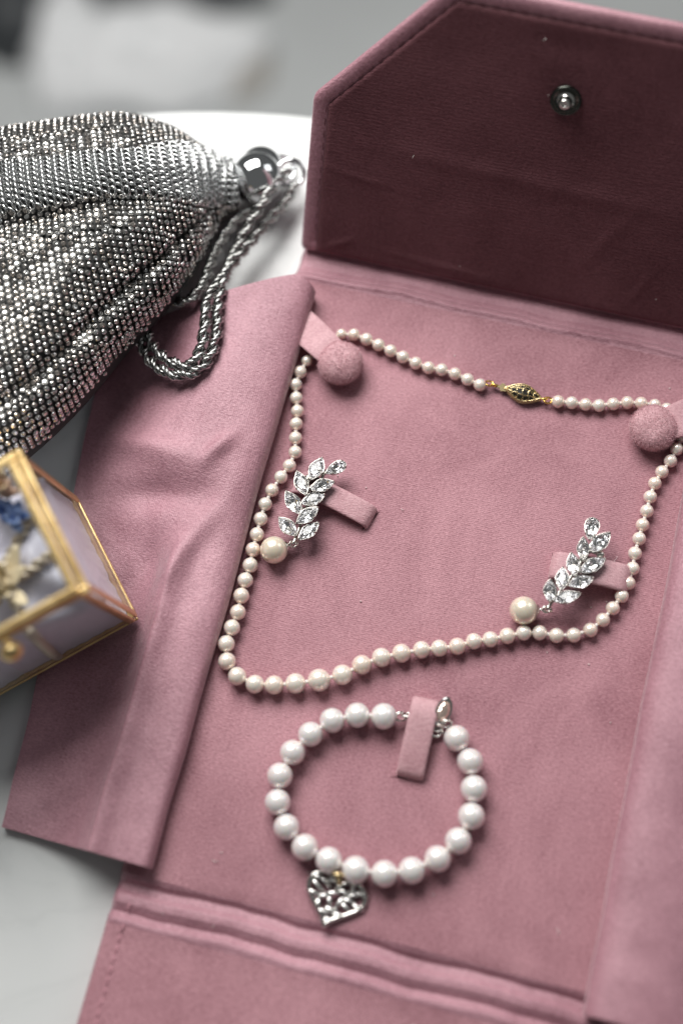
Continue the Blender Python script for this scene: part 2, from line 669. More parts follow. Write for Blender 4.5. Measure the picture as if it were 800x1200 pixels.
# stitched seam along the left border of the front panel
b = MB()
v = -210.0
while v > -318:
    u = 5.4 + 0.12 * vn(0, v, 0, 0.3)
    z0 = base_z(u, v) + 0.12
    b.tube([V(u, v, z0 - 0.25), V(u + 0.05, v - 0.6, z0 + 0.12), V(u, v - 1.5, z0 + 0.12), V(u, v - 2.1, z0 - 0.25)], 0.22, 5)
    v -= 2.9
tag(b.build("seam_stitching", MAT_STITCH_PINK, front), kind="stuff")

# ---- lid, raised
PHI = math.radians(58)
LU = V(0, math.cos(PHI), math.sin(PHI))
LN = V(1, 0, 0).cross(LU)                   # inner face normal
LID0 = V(0, 0, -1.6)


def lp(p):
    return LID0 + V(p.x, 0, 0) + LU * p.y + LN * p.z


def inset(poly, d):
    n = len(poly)
    out = []
    for i in range(n):
        p0, p1, p2 = V(*poly[i - 1], 0), V(*poly[i], 0), V(*poly[(i + 1) % n], 0)
        a, c = (p1 - p0).normalized(), (p2 - p1).normalized()
        na, nc = V(-a.y, a.x, 0), V(-c.y, c.x, 0)
        m = (na + nc).normalized()
        q = p1 + m * (d / max(0.3, m.dot(na)))
        out.append((q.x, q.y))
    return out


def rounded(poly, r, k=4):
    out = []
    n = len(poly)
    for i in range(n):
        p0, p1, p2 = V(*poly[i - 1], 0), V(*poly[i], 0), V(*poly[(i + 1) % n], 0)
        a = p1 + (p0 - p1).normalized() * r
        c = p1 + (p2 - p1).normalized() * r
        for j in range(k + 1):
            t = j / k
            q = a * (1 - t) ** 2 + p1 * 2 * t * (1 - t) + c * t * t
            out.append((q.x, q.y))
    return out


LID_POLY = [(-0.5, 0.4), (W + 0.5, 0.4), (W + 1.0, 53.6), (W - 35.6, 94.6), (35.6, 94.6), (-1.0, 53.6)]
lp_out = rounded(LID_POLY, 2.2)


def densify(poly, step):
    out = []
    n = len(poly)
    for i in range(n):
        a, c = V(*poly[i], 0), V(*poly[(i + 1) % n], 0)
        k = max(1, int((c - a).length / step))
        for j in range(k):
            q = a.lerp(c, j / k)
            out.append((q.x, q.y))
    return out


def ring_stack(b, poly, levels, step=2.0, closed_top=True, wob=0.0):
    """levels: (inset, height); insets ring after ring, last one filled"""
    base = densify(rounded(poly, 2.2), step)
    rows = []
    for d, h in levels:
        q = inset(base, d) if abs(d) > 1e-6 else base
        rows.append([lp(V(p[0], p[1], h + wob * vn(p[0], p[1], h, 0.07))) for p in q])
    b.grid(rows, closed_u=True)
    if closed_top:
        n = len(base)
        o = len(b.v) - n
        b.f.append(tuple(o + k for k in range(n))); b.m.append(0)


lid_b = MB()
ring_stack(lid_b, LID_POLY, [(2.0, -3.4), (0.8, -3.2), (0.15, -2.4), (0.0, -1.4), (0.25, -0.5), (1.0, 0.0), (2.4, 0.25), (3.8, 0.2), (4.9, -0.35), (5.8, -0.4)], closed_top=False)
# back of the lid
base = densify(rounded(LID_POLY, 2.2), 2.0)
q = inset(base, 2.0)
lid_b.add([lp(V(p[0], p[1], -3.4)) for p in q], [tuple(reversed(range(len(q))))])
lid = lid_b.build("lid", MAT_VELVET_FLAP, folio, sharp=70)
# lining panel of the lid: a padded sheet with its own rounded edge
LIN = inset(LID_POLY, 4.9)
LIN = [(LIN[0][0], 0.9), (LIN[1][0], 0.9)] + LIN[2:]
lin_r = densify(rounded(LIN, 1.6), 1.5)
b = MB()


def lin_z(x, y):
    z = 0.35 * vn(x, y, 3, 0.035) + 0.16 * vn(x, y, 5, 0.09)
    # crushed creases in the pile
    for (cx, cyy, ang, ln, wd, am) in ((17, 30, -10, 9, 0.7, 0.5), (25, 28, -15, 5, 0.6, -0.35), (68, 40, -2, 40, 2.6, 0.45), (45, 5.5, -3, 16, 0.7, 0.45), (12, 6, 30, 5, 0.7, 0.5), (95, 27, 60, 12, 2.0, 0.25), (108, 12, 70, 7, 1.0, 0.3), (70, 83, 0, 10, 3, -0.4)):
        a = math.radians(ang)
        dx, dy = x - cx, y - cyy
        s, t = dx * math.cos(a) + dy * math.sin(a), -dx * math.sin(a) + dy * math.cos(a)
        t += 0.6 * vn(s, cx, 0, 0.25)
        z += am * math.exp(-(s / ln) ** 2 - (t / wd) ** 2)
    return z


def inside_x(y):
    """left and right limits of the lining at height y"""
    xs = []
    n = len(LIN)
    for i in range(n):
        (x0, y0), (x1, y1) = LIN[i], LIN[(i + 1) % n]
        if (y0 - y) * (y1 - y) <= 0 and abs(y1 - y0) > 1e-6:
            xs.append(lerp(x0, x1, (y - y0) / (y1 - y0)))
    return min(xs), max(xs)


ys = [0.91, 1.1, 1.5, 2.1, 2.9, 4.0] + [lerp(5.2, LIN[3][1] - 2.6, k / 90) for k in range(91)] + [LIN[3][1] - q for q in (2.0, 1.4, 0.8, 0.4, 0.01)]
ys = sorted(set(ys))
rows = []
for y in ys:
    x0, x1 = inside_x(y)
    fr = [0, 0.003, 0.007, 0.014, 0.022] + [lerp(0.03, 0.97, k / 110) for k in range(111)] + [0.978, 0.986, 0.993, 0.997, 1]
    row = []
    for q in fr:
        x = lerp(x0, x1, q)
        e = min(x - x0, x1 - x, y - 0.9, LIN[3][1] - y)
        edge = math.sqrt(max(0.0, 1 - (1 - min(1, e / 1.8)) ** 2))
        row.append(lp(V(x, y, -0.55 + 1.15 * edge + lin_z(x, y) * edge)))
    rows.append(row)
b.grid(rows)
b.build("lining_panel", MAT_VELVET_LID_SHADED, lid, sharp=80)
# dark stitches in the seam round the lining
b = MB()
seam = densify(inset(LID_POLY, 4.5), 1.0)
path = [V(p[0], p[1], 0.05) for p in seam if p[1] > 4]
k = 0
while k < len(path) - 3:
    a, c = path[k], path[k + 2]
    if (a - c).length < 4:
        b.tube([lp(a + V(0, 0, -0.1)), lp(a.lerp(c, 0.3) + V(0, 0, 0.22)), lp(a.lerp(c, 0.7) + V(0, 0, 0.22)), lp(c + V(0, 0, -0.1))], 0.11, 5)
    k += 4
tag(b.build("lining_stitching", MAT_STITCH, lid), kind="stuff")
# press stud
b = MB()
SN = V(73.3, 67.4, 0.75)
b.lathe([(4.5, -0.4), (4.6, 0.2), (4.3, 0.75), (3.9, 0.85), (3.5, 0.55), (3.1, 0.25), (2.4, 0.2)], 40, lambda p: lp(p + SN))
stud = b.build("press_stud", simple("black nickel", (0.09, 0.095, 0.085), 0.2, 1.0), lid)
b = MB()
b.lathe([(2.6, 0.15), (2.1, 0.4), (1.55, 1.0), (1.45, 1.9), (1.6, 2.6), (1.5, 3.1), (0.9, 3.45), (0.5, 3.3), (0.45, 2.4), (0.001, 2.3)], 32, lambda p: lp(p + SN))
b.build("stud_post", MAT_SILVER, stud)


# ---- the two soft side flaps
def flap(name, side):
    NW, NP = 130, 14
    rows = []
    for i in range(NW + 1):
        w = i / NW
        if side < 0:
            v_here = lerp(-11.0, -199.5, w)
            dome = 1 - smooth(-118, -70, v_here) if False else smooth(-118, -72, v_here)
            uo = lerp(-53.0, -37.5, smooth(0, 1, w) * 0.4 + w * 0.6)
            top = 8.3 + 0.8 * math.sin(w * 5.0)
            low = [(2.0, -1.2), (7.6, 0.6), (9.4, 3.4), (8.0, 6.9), (3.6, top), (-3, top - 0.5), (-8.4, top + 0.7), (-10.8, top - 1.5), (-14.5, 2.4), (-20, -0.4), (-28, -2.7), (uo, -3.4)]
            hi = [(2.0, -1.2), (7.4, 0.6), (9.2, 3.6), (7.9, 7.4), (3.2, 9.6), (-4, 10.2), (-12, 9.4), (-20, 7.6), (-28, 4.6), (-36, 1.0), (-44, -2.2), (uo, -3.4)]
        else:
            v_here = lerp(-12.0, -208.0, w)
            dome = 0.5 + 0.5 * math.sin(w * 6.0)
            uo = -52.0
            low = [(7.5, -1.2), (10.6, 1.0), (12.0, 3.8), (10.8, 7.4), (6.6, 10.0), (0, 11.0), (-8, 10.4), (-15.0, 8.6), (-22, 5.2), (-30, 1.0), (-40, -2.4), (uo, -3.4)]
            hi = [(7.5, -1.2), (10.4, 1.0), (11.8, 4.0), (10.6, 8.0), (6.2, 10.9), (-1, 12.0), (-10, 11.2), (-18, 8.6), (-26, 5.0), (-34, 1.2), (-43, -2.0), (uo, -3.4)]
        ctrl = [V(lerp(a[0], c[0], dome), 0, lerp(a[1], c[1], dome)) for a, c in zip(low, hi)]
        pr = spline(ctrl, 8)
        row = []
        for j, p in enumerate(pr):
            s = j / (len(pr) - 1)
            u = p.x
            vv = v_here
            # cut of the cloth: the upper edge runs back towards the outer corner
            if side < 0:
                vv += -(1 - w) * 0.5 * max(0.0, 8 - u)
                vv += (w) * 0.02 * max(0.0, 8 - u)
                vv -= 5.0 * smooth(0, 9.5, u) ** 2 * max(0.0, 1 - w * 6)
            amp = smooth(0.12, 0.4, s)
            z = p.z + amp * (0.9 * vn(u, vv, 2.0 + side, 0.035) + 0.28 * vn(u, vv, 6.0, 0.12))
            if side < 0:
                # soft dents and rucks
                for (cx, cv, ang, ln, wd, am) in ((-26, -79, -8, 15, 4.5, 3.4), (-19, -93, 5, 14, 5.0, -3.6), (-5, -76, 60, 6, 2.4, 2.2), (-8, -112, 68, 22, 3.2, 2.0), (-17, -112, 66, 20, 4.5, -1.6), (-36, -52, 60, 16, 6, -1.2), (-6, -45, 80, 20, 7, 0.7)):
                    a = math.radians(ang)
                    dx, dy = u - cx, vv - cv
                    q, t = dx * math.cos(a) + dy * math.sin(a), -dx * math.sin(a) + dy * math.cos(a)
                    z += amp * am * math.exp(-(q / ln) ** 2 - (t / wd) ** 2)
            z = max(z, -3.5)
            du = 0.5 * vn(vv, 11.0 + side, 0, 0.05)
            row.append(V((u + du) if side < 0 else (W - u - du), vv, z))
        rows.append(row)
    b = MB()
    b.grid(rows, flip=(side > 0))
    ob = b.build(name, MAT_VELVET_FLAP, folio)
    sm = ob.modifiers.new("thickness", 'SOLIDIFY')
    sm.thickness = 0.0021
    sm.offset = -1.0
    bv = ob.modifiers.new("soft edge", 'BEVEL')
    bv.width = 0.0008
    bv.segments = 3
    bv.limit_method = 'ANGLE'
    bv.angle_limit = math.radians(50)
    return ob


flap_l = flap("side_flap", -1)
flap_r = flap("side_flap", 1)


# ---- straps, loops and buttons
def ribbon(path, wid, thick, n=10):
    """flat strip with rounded edges along path (folio coordinates)"""
    b = MB()
    path = spline(path, n)
    rows = []
    m = len(path)
    side = (path[-1] - path[0]).cross(V(0, 0, 1)).normalized()
    for i, p in enumerate(path):
        t = (path[min(m - 1, i + 1)] - path[max(0, i - 1)]).normalized()
        nrm = side.cross(t).normalized()
        wd = wid(i / (m - 1)) if callable(wid) else wid
        row = []
        K = 20
        for k in range(K):
            a = 6.283185 * k / K
            cx, sx = math.cos(a), math.sin(a)
            x = math.copysign(abs(cx) ** 0.35, cx) * wd / 2
            z = math.copysign(abs(sx) ** 0.7, sx) * thick / 2
            row.append(p + side * x + nrm * z)
        rows.append(row)
    b.grid(rows, closed_u=True)
    K = 20
    o = len(b.v) - K
    b.f.append(tuple(range(K))); b.m.append(0)
    b.f.append(tuple(reversed(range(o, o + K)))); b.m.append(0)
    return b


def button(parent, c, r, h, k):
    b = MB()
    rows = []
    for i in range(29):
        ph = math.pi * i / 28
        row = []
        for j in range(48):
            a = 6.283185 * j / 48
            rr = r * (math.sin(ph) ** 0.72 if math.sin(ph) > 0 else 0.0) + 1e-3
            z = -math.cos(ph)
            z = h * (0.5 + 0.5 * z)
            d = 1 + 0.035 * vn(math.cos(a) * rr, math.sin(a) * rr, z + k, 0.22) + 0.012 * vn(math.cos(a) * rr, math.sin(a) * rr, z + k, 0.9)
            row.append(c + V(math.cos(a) * rr * d, math.sin(a) * rr * d, z * d))
        rows.append(row)
    b.grid(rows, closed_u=True)
    ob = b.build("covered_button", MAT_VELVET_TAB, parent)
    pile(ob, 7500, 0.75, MAT_PILE, k)
    return ob


def pile(ob, count, length, mat, seed):
    """short fibres standing on a velvet part, one mesh"""
    rr = random.Random(seed)
    me = ob.data
    me.calc_loop_triangles()
    tri, cum, acc = [], [], 0.0
    for t in me.loop_triangles:
        acc += t.area
        tri.append(t)
        cum.append(acc)
    import bisect
    vs, fs = [], []
    for k in range(count):
        t = tri[min(len(tri) - 1, bisect.bisect(cum, rr.random() * acc))]
        a, c, d = (me.vertices[i].co for i in t.vertices)
        u, v = rr.random(), rr.random()
        if u + v > 1:
            u, v = 1 - u, 1 - v
        p = (a + (c - a) * u + (d - a) * v) / S
        n = t.normal
        g = (n + V(rr.gauss(0.25, 0.45), rr.gauss(-0.2, 0.45), rr.gauss(0, 0.3))).normalized()
        w = g.cross(V(rr.gauss(0, 1), rr.gauss(0, 1), rr.gauss(0, 1))).normalized() * 0.045
        h = length * rr.uniform(0.5, 1.15)
        o = len(vs)
        vs += [p - w - n * 0.05, p + w - n * 0.05, p + g * h]
        fs.append((o, o + 1, o + 2))
    b = MB()
    b.add(vs, fs)
    return tag(b.build("velvet_pile", mat, ob), kind="stuff")


MAT_PILE = simple("pink pile", (0.66, 0.40, 0.44), 0.9, spec=0.2)
p0, p1, p2, p3 = fl(336, 366, 3.0), fl(366, 392, 5.2), fl(382, 407, 6.2), fl(402, 427, 4.2)
st = ribbon([p0, p1, p2, p3], lambda t: lerp(11.5, 9.5, t), 1.4).build("necklace_strap", MAT_VELVET_TAB, folio)
pile(st, 3600, 0.4, MAT_PILE, 25)
button(st, fl(399, 428, 3.0) + V(0, 0, -2.6), 7.0, 8.6, 1)
p0, p1, p2, p3 = fl(850, 474, 3.0), fl(806, 488, 5.8), fl(790, 494, 6.0), fl(768, 501, 4.2)
st = ribbon([p0, p1, p2, p3], lambda t: lerp(12.5, 10.0, t), 1.4).build("necklace_strap", MAT_VELVET_TAB, folio)
pile(st, 3600, 0.4, MAT_PILE, 25)
button(st, fl(764, 504, 3.0) + V(0, 0, -2.6), 7.2, 8.6, 5)

e0, e1 = fl(434, 608, 0), fl(352, 566, 1)
q = [e0 + V(0, 0, -1.0), e0 + V(-0.2, 0.1, 1.4), e0.lerp(e1, 0.12) + V(0, 0, 2.7), e0.lerp(e1, 0.5) + V(0, 0, 3.0), e0.lerp(e1, 0.9) + V(0, 0, 2.0), e1 + V(0, 0, 0.4), e1 + V(-1, 0, -1.2)]
LOOP = ribbon(q, 7.2, 1.4, 8).build("earring_loop", MAT_VELVET_TAB, folio)
pile(LOOP, 6500, 0.7, MAT_PILE, 21)
e0, e1 = fl(648, 664, 0), fl(731, 681, 1)
q = [e0 + V(0, 0, -1.0), e0 + V(0.1, 0, 1.6), e0.lerp(e1, 0.12) + V(0, 0, 3.0), e0.lerp(e1, 0.5) + V(0, 0, 4.2), e0.lerp(e1, 0.86) + V(0, 0, 3.6), e1 + V(0.2, 0, 1.8), e1 + V(0.2, 0, -1.0)]
LOOP = ribbon(q, 8.3, 1.9, 8).build("earring_loop", MAT_VELVET_TAB, folio)
pile(LOOP, 6500, 0.7, MAT_PILE, 21)
e0, e1 = fl(480, 909, 0), fl(498, 826, 1)
q = [e0 + V(0, 0, -1.0), e0 + V(0, 0.1, 1.2), e0.lerp(e1, 0.1) + V(0, 0, 2.6), e0.lerp(e1, 0.5) + V(0, 0, 3.8), e0.lerp(e1, 0.85) + V(0, 0, 4.4), e1 + V(0, 0.6, 2.6), e1 + V(0, 0.8, -1.0)]
LOOP = ribbon(q, 7.9, 1.6, 8).build("bracelet_loop", MAT_VELVET_TAB, folio)
pile(LOOP, 6500, 0.7, MAT_PILE, 23)

# slits that the loops go through
for (x, y, ang, ln) in ((434.5, 610, 62, 8.6), (476, 911, 12, 10.0), (646.5, 664, 100, 9.0)):
    c = fl(x, y, 0)
    a = math.radians(ang)
    d, e = V(math.cos(a), math.sin(a), 0), V(-math.sin(a), math.cos(a), 0)
    b = MB()
    pts = [c + d * (ln / 2 * t) + e * (0.42 * (1 - t * t)) * sg for sg, ts in ((1, (-1, -0.5, 0, 0.5, 1)), (-1, (0.5, 0, -0.5))) for t in ts]
    vs = [V(p.x, p.y, base_z(p.x, p.y) + 0.06) for p in pts] + [V(p.x, p.y, -1.0) for p in pts]
    n = len(pts)
    b.add(vs, [tuple(range(n)), tuple(reversed(range(n, 2 * n)))] + [(i, n + i, n + (i + 1) % n, (i + 1) % n) for i in range(n)])
    b.build("slit", MAT_STITCH, folio, smooth_shade=False)

# lint caught on the velvet
rnd = random.Random(31)
b = MB()
for k in range(24):
    u, v = rnd.uniform(14, 128), rnd.uniform(-235, -16)
    z = base_z(u, v) + 0.25
    a, ln = rnd.uniform(0, 6.28), rnd.choice((0.3, 0.4, 0.5, 0.9, 1.6))
    b.tube([V(u, v, z), V(u + math.cos(a) * ln * 0.5, v + math.sin(a) * ln * 0.5, z + 0.1), V(u + math.cos(a + 0.6) * ln, v + math.sin(a + 0.6) * ln, z)], 0.07 if ln > 0.6 else 0.12, 5)
tag(b.build("lint", MAT_SILK, folio), kind="stuff")
b = MB()
for k in range(7):
    q = V(rnd.uniform(10, 130), rnd.uniform(6, 84), 1.05)
    a, ln = rnd.uniform(0, 6.28), rnd.choice((0.3, 0.4, 1.2))
    if inside_x(q.y)[0] + 2 < q.x < inside_x(q.y)[1] - 2:
        b.tube([lp(q), lp(q + V(math.cos(a) * ln, math.sin(a) * ln, 0.05))], 0.09, 5)
tag(b.build("lint", MAT_SILK, lid), kind="stuff")

# ------------------------------------------------------------------ pearls
b = MB()
b.sphere((0, 0, 0), 1000.0, 28, 18)
PEARL_ME = b.mesh("pearl", MAT_PEARL)
b = MB()
b.sphere((0, 0, 0), 1000.0, 32, 20)
PEARL_WHITE_ME = b.mesh("white_pearl", MAT_PEARL_WHITE)


def zpts(ox, oy, sc, pts):
    return [(ox + x / sc, oy + y / sc) for x, y in pts]


TOP_L = zpts(340, 370, 3.3333, [(740, 270), (692, 249), (643, 227), (591, 211), (540, 203), (490, 185), (440, 161), (392, 137), (345, 114), (298, 92), (249, 74), (200, 72)])
HID_L = [(388.5, 397.5), (378.5, 406.0), (368.5, 414.0)]
LEFT = zpts(280, 400, 7.5, [(597, 172), (538, 270), (497, 380), (503, 498), (514, 614), (502, 726), (497, 850), (494, 975)])
LEFT2 = zpts(240, 540, 4.286, [(425, 25), (382, 82), (337, 148), (303, 218), (280, 292), (261, 370), (242, 446), (228, 525), (203, 600), (183, 678), (166, 761), (136, 838), (108, 919), (112, 1007), (163, 1082), (252, 1122), (348, 1126), (455, 1118)])
BOT = zpts(250, 720, 4.0, [(495, 308), (604, 283)])
BOT2 = zpts(400, 680, 2.2222, [(53, 220), (104, 201), (156, 190), (208, 181), (254, 177), (301, 172), (344, 159), (387, 154), (431, 145), (474, 137), (515, 137), (559, 144), (604, 143)])
RIGHT = zpts(690, 510, 4.8, [(6, 1096), (76, 1040), (132, 974), (182, 905), (220, 832), (243, 750), (256, 665), (280, 582), (299, 505), (323, 427), (342, 347), (368, 271), (408, 207), (456, 145), (492, 78)])
HID_R = [(798.5, 512.0), (801.0, 498.5), (793.0, 487.0), (780.5, 479.0)]
TOP_R = zpts(640, 440, 5.0, [(633, 172), (553, 163), (472, 159), (390, 167), (307, 176), (228, 170), (147, 160), (67, 153)])
CHAIN = TOP_L + HID_L + LEFT + LEFT2 + BOT + BOT2 + RIGHT + HID_R + TOP_R
n_all = len(CHAIN)
i_big = len(TOP_L + HID_L + LEFT + LEFT2)


def pearl_r(i):
    d = (i_big - i) / i_big if i < i_big else (i - i_big) / (n_all - 1 - i_big)
    if i == i_big:
        return 3.3
    return 2.0 + 0.12 * (1 - d) + 0.95 * max(0.0, 1 - d / 0.42) ** 1.25


NO = at(500, 640, 0)
necklace = thing("pearl_necklace", "cream pearl necklace with gold filigree clasp laid in a loop", "necklace", NO)
npos = []
for i, (x, y) in enumerate(CHAIN):
    r = pearl_r(i)
    p = at(x, y, r + 0.1)
    npos.append((p, r))
# keep neighbours just touching at most
for i, (p, r) in enumerate(npos):
    lim = min(((p - npos[j][0]).length * npos[i][1] / (npos[i][1] + npos[j][1])) for j in (i - 1, i + 1) if 0 <= j < n_all)
    rr = min(r, lim * 0.985)
    sq = 1 + random.uniform(-0.02, 0.02)
    B = Matrix.Rotation(random.random() * 6.28, 3, 'Z') @ Matrix.Rotation(random.random() * 3, 3, 'X')
    place("pearl", PEARL_ME, necklace, p - NO, (rr * S, rr * S * sq, rr * S), B)
b = MB()
path = [p for p, r in npos]
for i in range(n_all - 1):
    a, c = path[i], path[i + 1]
    ra, rc = npos[i][1], npos[i + 1][1]
    d = (c - a).normalized()
    m = (a + d * ra + c - d * rc) / 2
    b.tube([a, m, c], 0.32, 6)
    b.sphere(m, 0.62, 8, 6, (1, 1, 0.85))
b.build("silk_cord", MAT_SILK, necklace, origin=NO)

# clasp
CA, CB = at(592, 454.5, 2.2), at(633.5, 466.5, 2.2)
CC = (CA + CB) / 2
cx = (CB - CA).normalized()
cz = (V(0, 0, 1) + V(0, -0.05, 0)).normalized()
cz = (cz - cx * cz.dot(cx)).normalized()
cyv = cz.cross(cx)
hl = (CB - CA).length / 2
hw = 2.75


def cl(x, y, z):
    return CC + cx * x + cyv * y + cz * z


def marq(k, n, L, Wd, e=1.0):
    """point k of n on a pointed oval"""
    a = 6.283185 * k / n
    x = math.cos(a) * L
    y = math.copysign((1 - abs(math.cos(a)) ** 1.6) ** 0.95, math.sin(a)) * Wd if abs(math.sin(a)) > 1e-6 else 0.0
    return x, y


def dome(x, y):
    return 0.9 * max(0.0, 1 - (x / hl) ** 2 * 0.8 - (y / hw) ** 2 * 0.7)


b = MB()
n = 40
o0 = [marq(k, n, hl, hw) for k in range(n)]
b.add([cl(x, y, -1.5) for x, y in o0] + [cl(x * 0.9, y * 0.85, 0.1) for x, y in o0], [(k, (k + 1) % n, n + (k + 1) % n, n + k) for k in range(n)] + [tuple(range(n, 2 * n))], 1)
b.add([cl(x, y, -1.6) for x, y in o0], [tuple(reversed(range(n)))], 0)
clasp = b.build("clasp", [MAT_GOLD_PALE, MAT_DARK], necklace, origin=NO)
b = MB()
for zz, sc in ((0.15, 1.0), (-1.3, 1.0)):
    b.tube([cl(x * sc, y * sc, zz) for x, y in o0], 0.32, 8, closed=True)
# pierced scrollwork
for sy in (-0.36, 0.36):
    pts = [cl(hl * t, hw * sy * (1 - abs(t) ** 1.8) + 0.12 * math.sin(t * 9 + sy * 5), 0.2 + dome(hl * t, hw * sy)) for t in [k / 9 - 1 for k in range(1, 18)]]
    b.tube(pts, 0.15, 6)
for t in (-0.62, -0.31, 0.0, 0.31, 0.62):
    lim = (1 - abs(t) ** 1.6) * 0.96
    pts = [cl(hl * (t + 0.07 * math.sin(k * 1.1)), hw * lim * (k / 4 - 1), 0.22 + dome(hl * t, hw * lim * (k / 4 - 1))) for k in range(9)]
    b.tube(pts, 0.15, 6)
b.build("filigree", MAT_GOLD_PALE, clasp, origin=NO)
b = MB()
hx = -hl
b.prism([(hx + 1.6, -0.9), (hx + 1.6, 0.9), (hx - 0.2, 0.75), (hx - 0.6, 1.3), (hx - 1.6, 1.2), (hx - 1.8, 0.5), (hx - 4.0, 0.55), (hx - 4.4, 0), (hx - 4.0, -0.55), (hx - 1.8, -0.5), (hx - 1.3, -1.3), (hx - 0.3, -1.1)][::-1], -0.75, -0.2,
        lambda p: cl(p.x, p.y, p.z))
b.build("clasp_tongue", MAT_GOLD_PALE, clasp, origin=NO, smooth_shade=False)
for x, R, ax in ((hx - 5.2, 0.95, (0.2, 0.3, 1)), (hl + 0.9, 0.75, (0.2, 1, 0.4)), (hl + 2.2, 1.05, (0.2, 0.2, 1)), (hx - 3.6, 0.7, (0.2, 1, 0.4))):
    b = MB()
    b.torus(cl(x, 0.05, -0.3), ax, R, 0.3, 18, 8, sx=1.25)
    b.build("jump_ring", MAT_GOLD, clasp, origin=NO)

# ------------------------------------------------------------------ bracelet
BRA = zpts(250, 720, 2.2857, [(456, 273), (385, 270), (318, 284), (260, 321), (212, 370), (178, 432), (172, 503), (196, 570), (245, 624), (309, 659), (381, 685), (458, 695), (531, 686), (600, 655), (655, 607), (690, 541), (697, 467), (687, 394), (651, 332)])
BO = at(445, 930, 0)
bracelet = thing("pearl_bracelet", "round white pearl bracelet with silver heart charm", "bracelet", BO)
bpos = []
for i, (x, y) in enumerate(BRA):
    bpos.append(at(x, y, 4.0))
for i, p in enumerate(bpos):
    ds = [(p - bpos[j]).length / 2 for j in (i - 1, i + 1) if 0 <= j < len(bpos)]
    r = min(4.05, min(ds) * 0.99)
    place("pearl", PEARL_WHITE_ME, bracelet, p - BO, (r * S, r * S * random.uniform(0.985, 1.01), r * S), Matrix.Rotation(random.random() * 6.28, 3, 'Z'))
b = MB()
b.tube(bpos, 0.4, 6)
for a, c in zip(bpos, bpos[1:]):
    b.sphere((a + c) / 2, 0.75, 8, 6)
b.build("cord", MAT_SILK, bracelet, origin=BO)


def links(pts, R, r, name, mat, parent, origin, sx=1.3):
    for i, (a, ax) in enumerate(pts):
        b = MB()
        b.torus(a, ax, R, r, 20, 8, sx=sx)
        b.build(name, mat, parent, origin=origin)


links([(at(470, 840, 3.2), (0.3, -0.4, 1)), (at(477, 838, 3.0), (0, 1, 0.6)), (at(512, 852, 2.4), (0.5, 0, 1)), (at(515, 845, 3.0), (1, 0.3, 0.3)), (at(523, 848, 3.0), (0.2, -0.8, 0.6)), (at(511, 858, 2.0), (0.1, -0.2, 1))], 1.25, 0.36, "link", MAT_SILVER, bracelet, BO)
# oval tag with a faceted centre
b = MB()
TGc = at(519, 834, 4.0)
TB = basis((0.55, -0.25, 0.8), (0.45, 1, 0))
b.lathe([(0.001, -0.5), (3.3, -0.5), (3.6, -0.2), (3.6, 0.25), (3.2, 0.5), (2.6, 0.35), (0.001, 0.35)], 28, lambda p: TGc + TB @ V(p.x * 1.25, p.y * 0.8, p.z))
tg = b.build("oval_tag", MAT_SILVER, bracelet, origin=BO, sharp=40)
b = MB()
n = 10
for ring, (s0, h0, s1, h1) in enumerate(((2.5, 0.4, 1.9, 0.95), (1.9, 0.95, 1.0, 1.2))):
    vs = [TGc + TB @ V(s0 * 1.25 * math.cos(6.283 * (k + ring * 0.5) / n), s0 * 0.8 * math.sin(6.283 * (k + ring * 0.5) / n), h0) for k in range(n)]
    vs += [TGc + TB @ V(s1 * 1.25 * math.cos(6.283 * (k + 0.5 + ring * 0.5) / n), s1 * 0.8 * math.sin(6.283 * (k + 0.5 + ring * 0.5) / n), h1) for k in range(n)]
    fs = [(k, (k + 1) % n, n + k) for k in range(n)] + [((k + 1) % n, n + (k + 1) % n, n + k) for k in range(n)]
    if ring:
        fs.append(tuple(range(n, 2 * n)))
    b.add(vs, fs)
b.build("tag_crystal", simple("blush crystal", (0.92, 0.72, 0.62), 0.08, 0.7), tg, smooth_shade=False, origin=BO)

# heart charm
HC = at(390.5, 1056, 1.6)
hdir = (at(379, 1087, 1.0) - at(403, 1024, 2.4))
HB = basis((0.04, -0.06, 1), (-hdir.y, hdir.x, 0))
HB = Matrix((HB.col[0], HB.col[1], HB.col[2])).transposed()
if (HB @ V(0, 1, 0)).dot(hdir) > 0:
    HB = HB @ Matrix.Rotation(math.pi, 3, 'Z')
HK = 0.49


def heart(a, s=1.0):
    x = 16 * math.sin(a) ** 3
    y = 13 * math.cos(a) - 5 * math.cos(2 * a) - 2 * math.cos(3 * a) - math.cos(4 * a)
    return x * HK * s * 1.06, (y + 2.0) * HK * s * 0.97


def hp(x, y, z=0.0):
    return HC + HB @ V(x, y, z)


b = MB()
b.tube([hp(*heart(6.283185 * k / 64)) for k in range(64)], 0.72, 8, closed=True)
heart_o = b.build("heart_charm", MAT_SILVER, bracelet, origin=BO)


def in_heart(x, y, s):
    pol = [heart(6.283185 * k / 48, s) for k in range(48)]
    ins = False
    for (x0, y0), (x1, y1) in zip(pol, pol[1:] + pol[:1]):
        if (y0 > y) != (y1 > y) and x < (x1 - x0) * (y - y0) / (y1 - y0) + x0:
            ins = not ins
    return ins


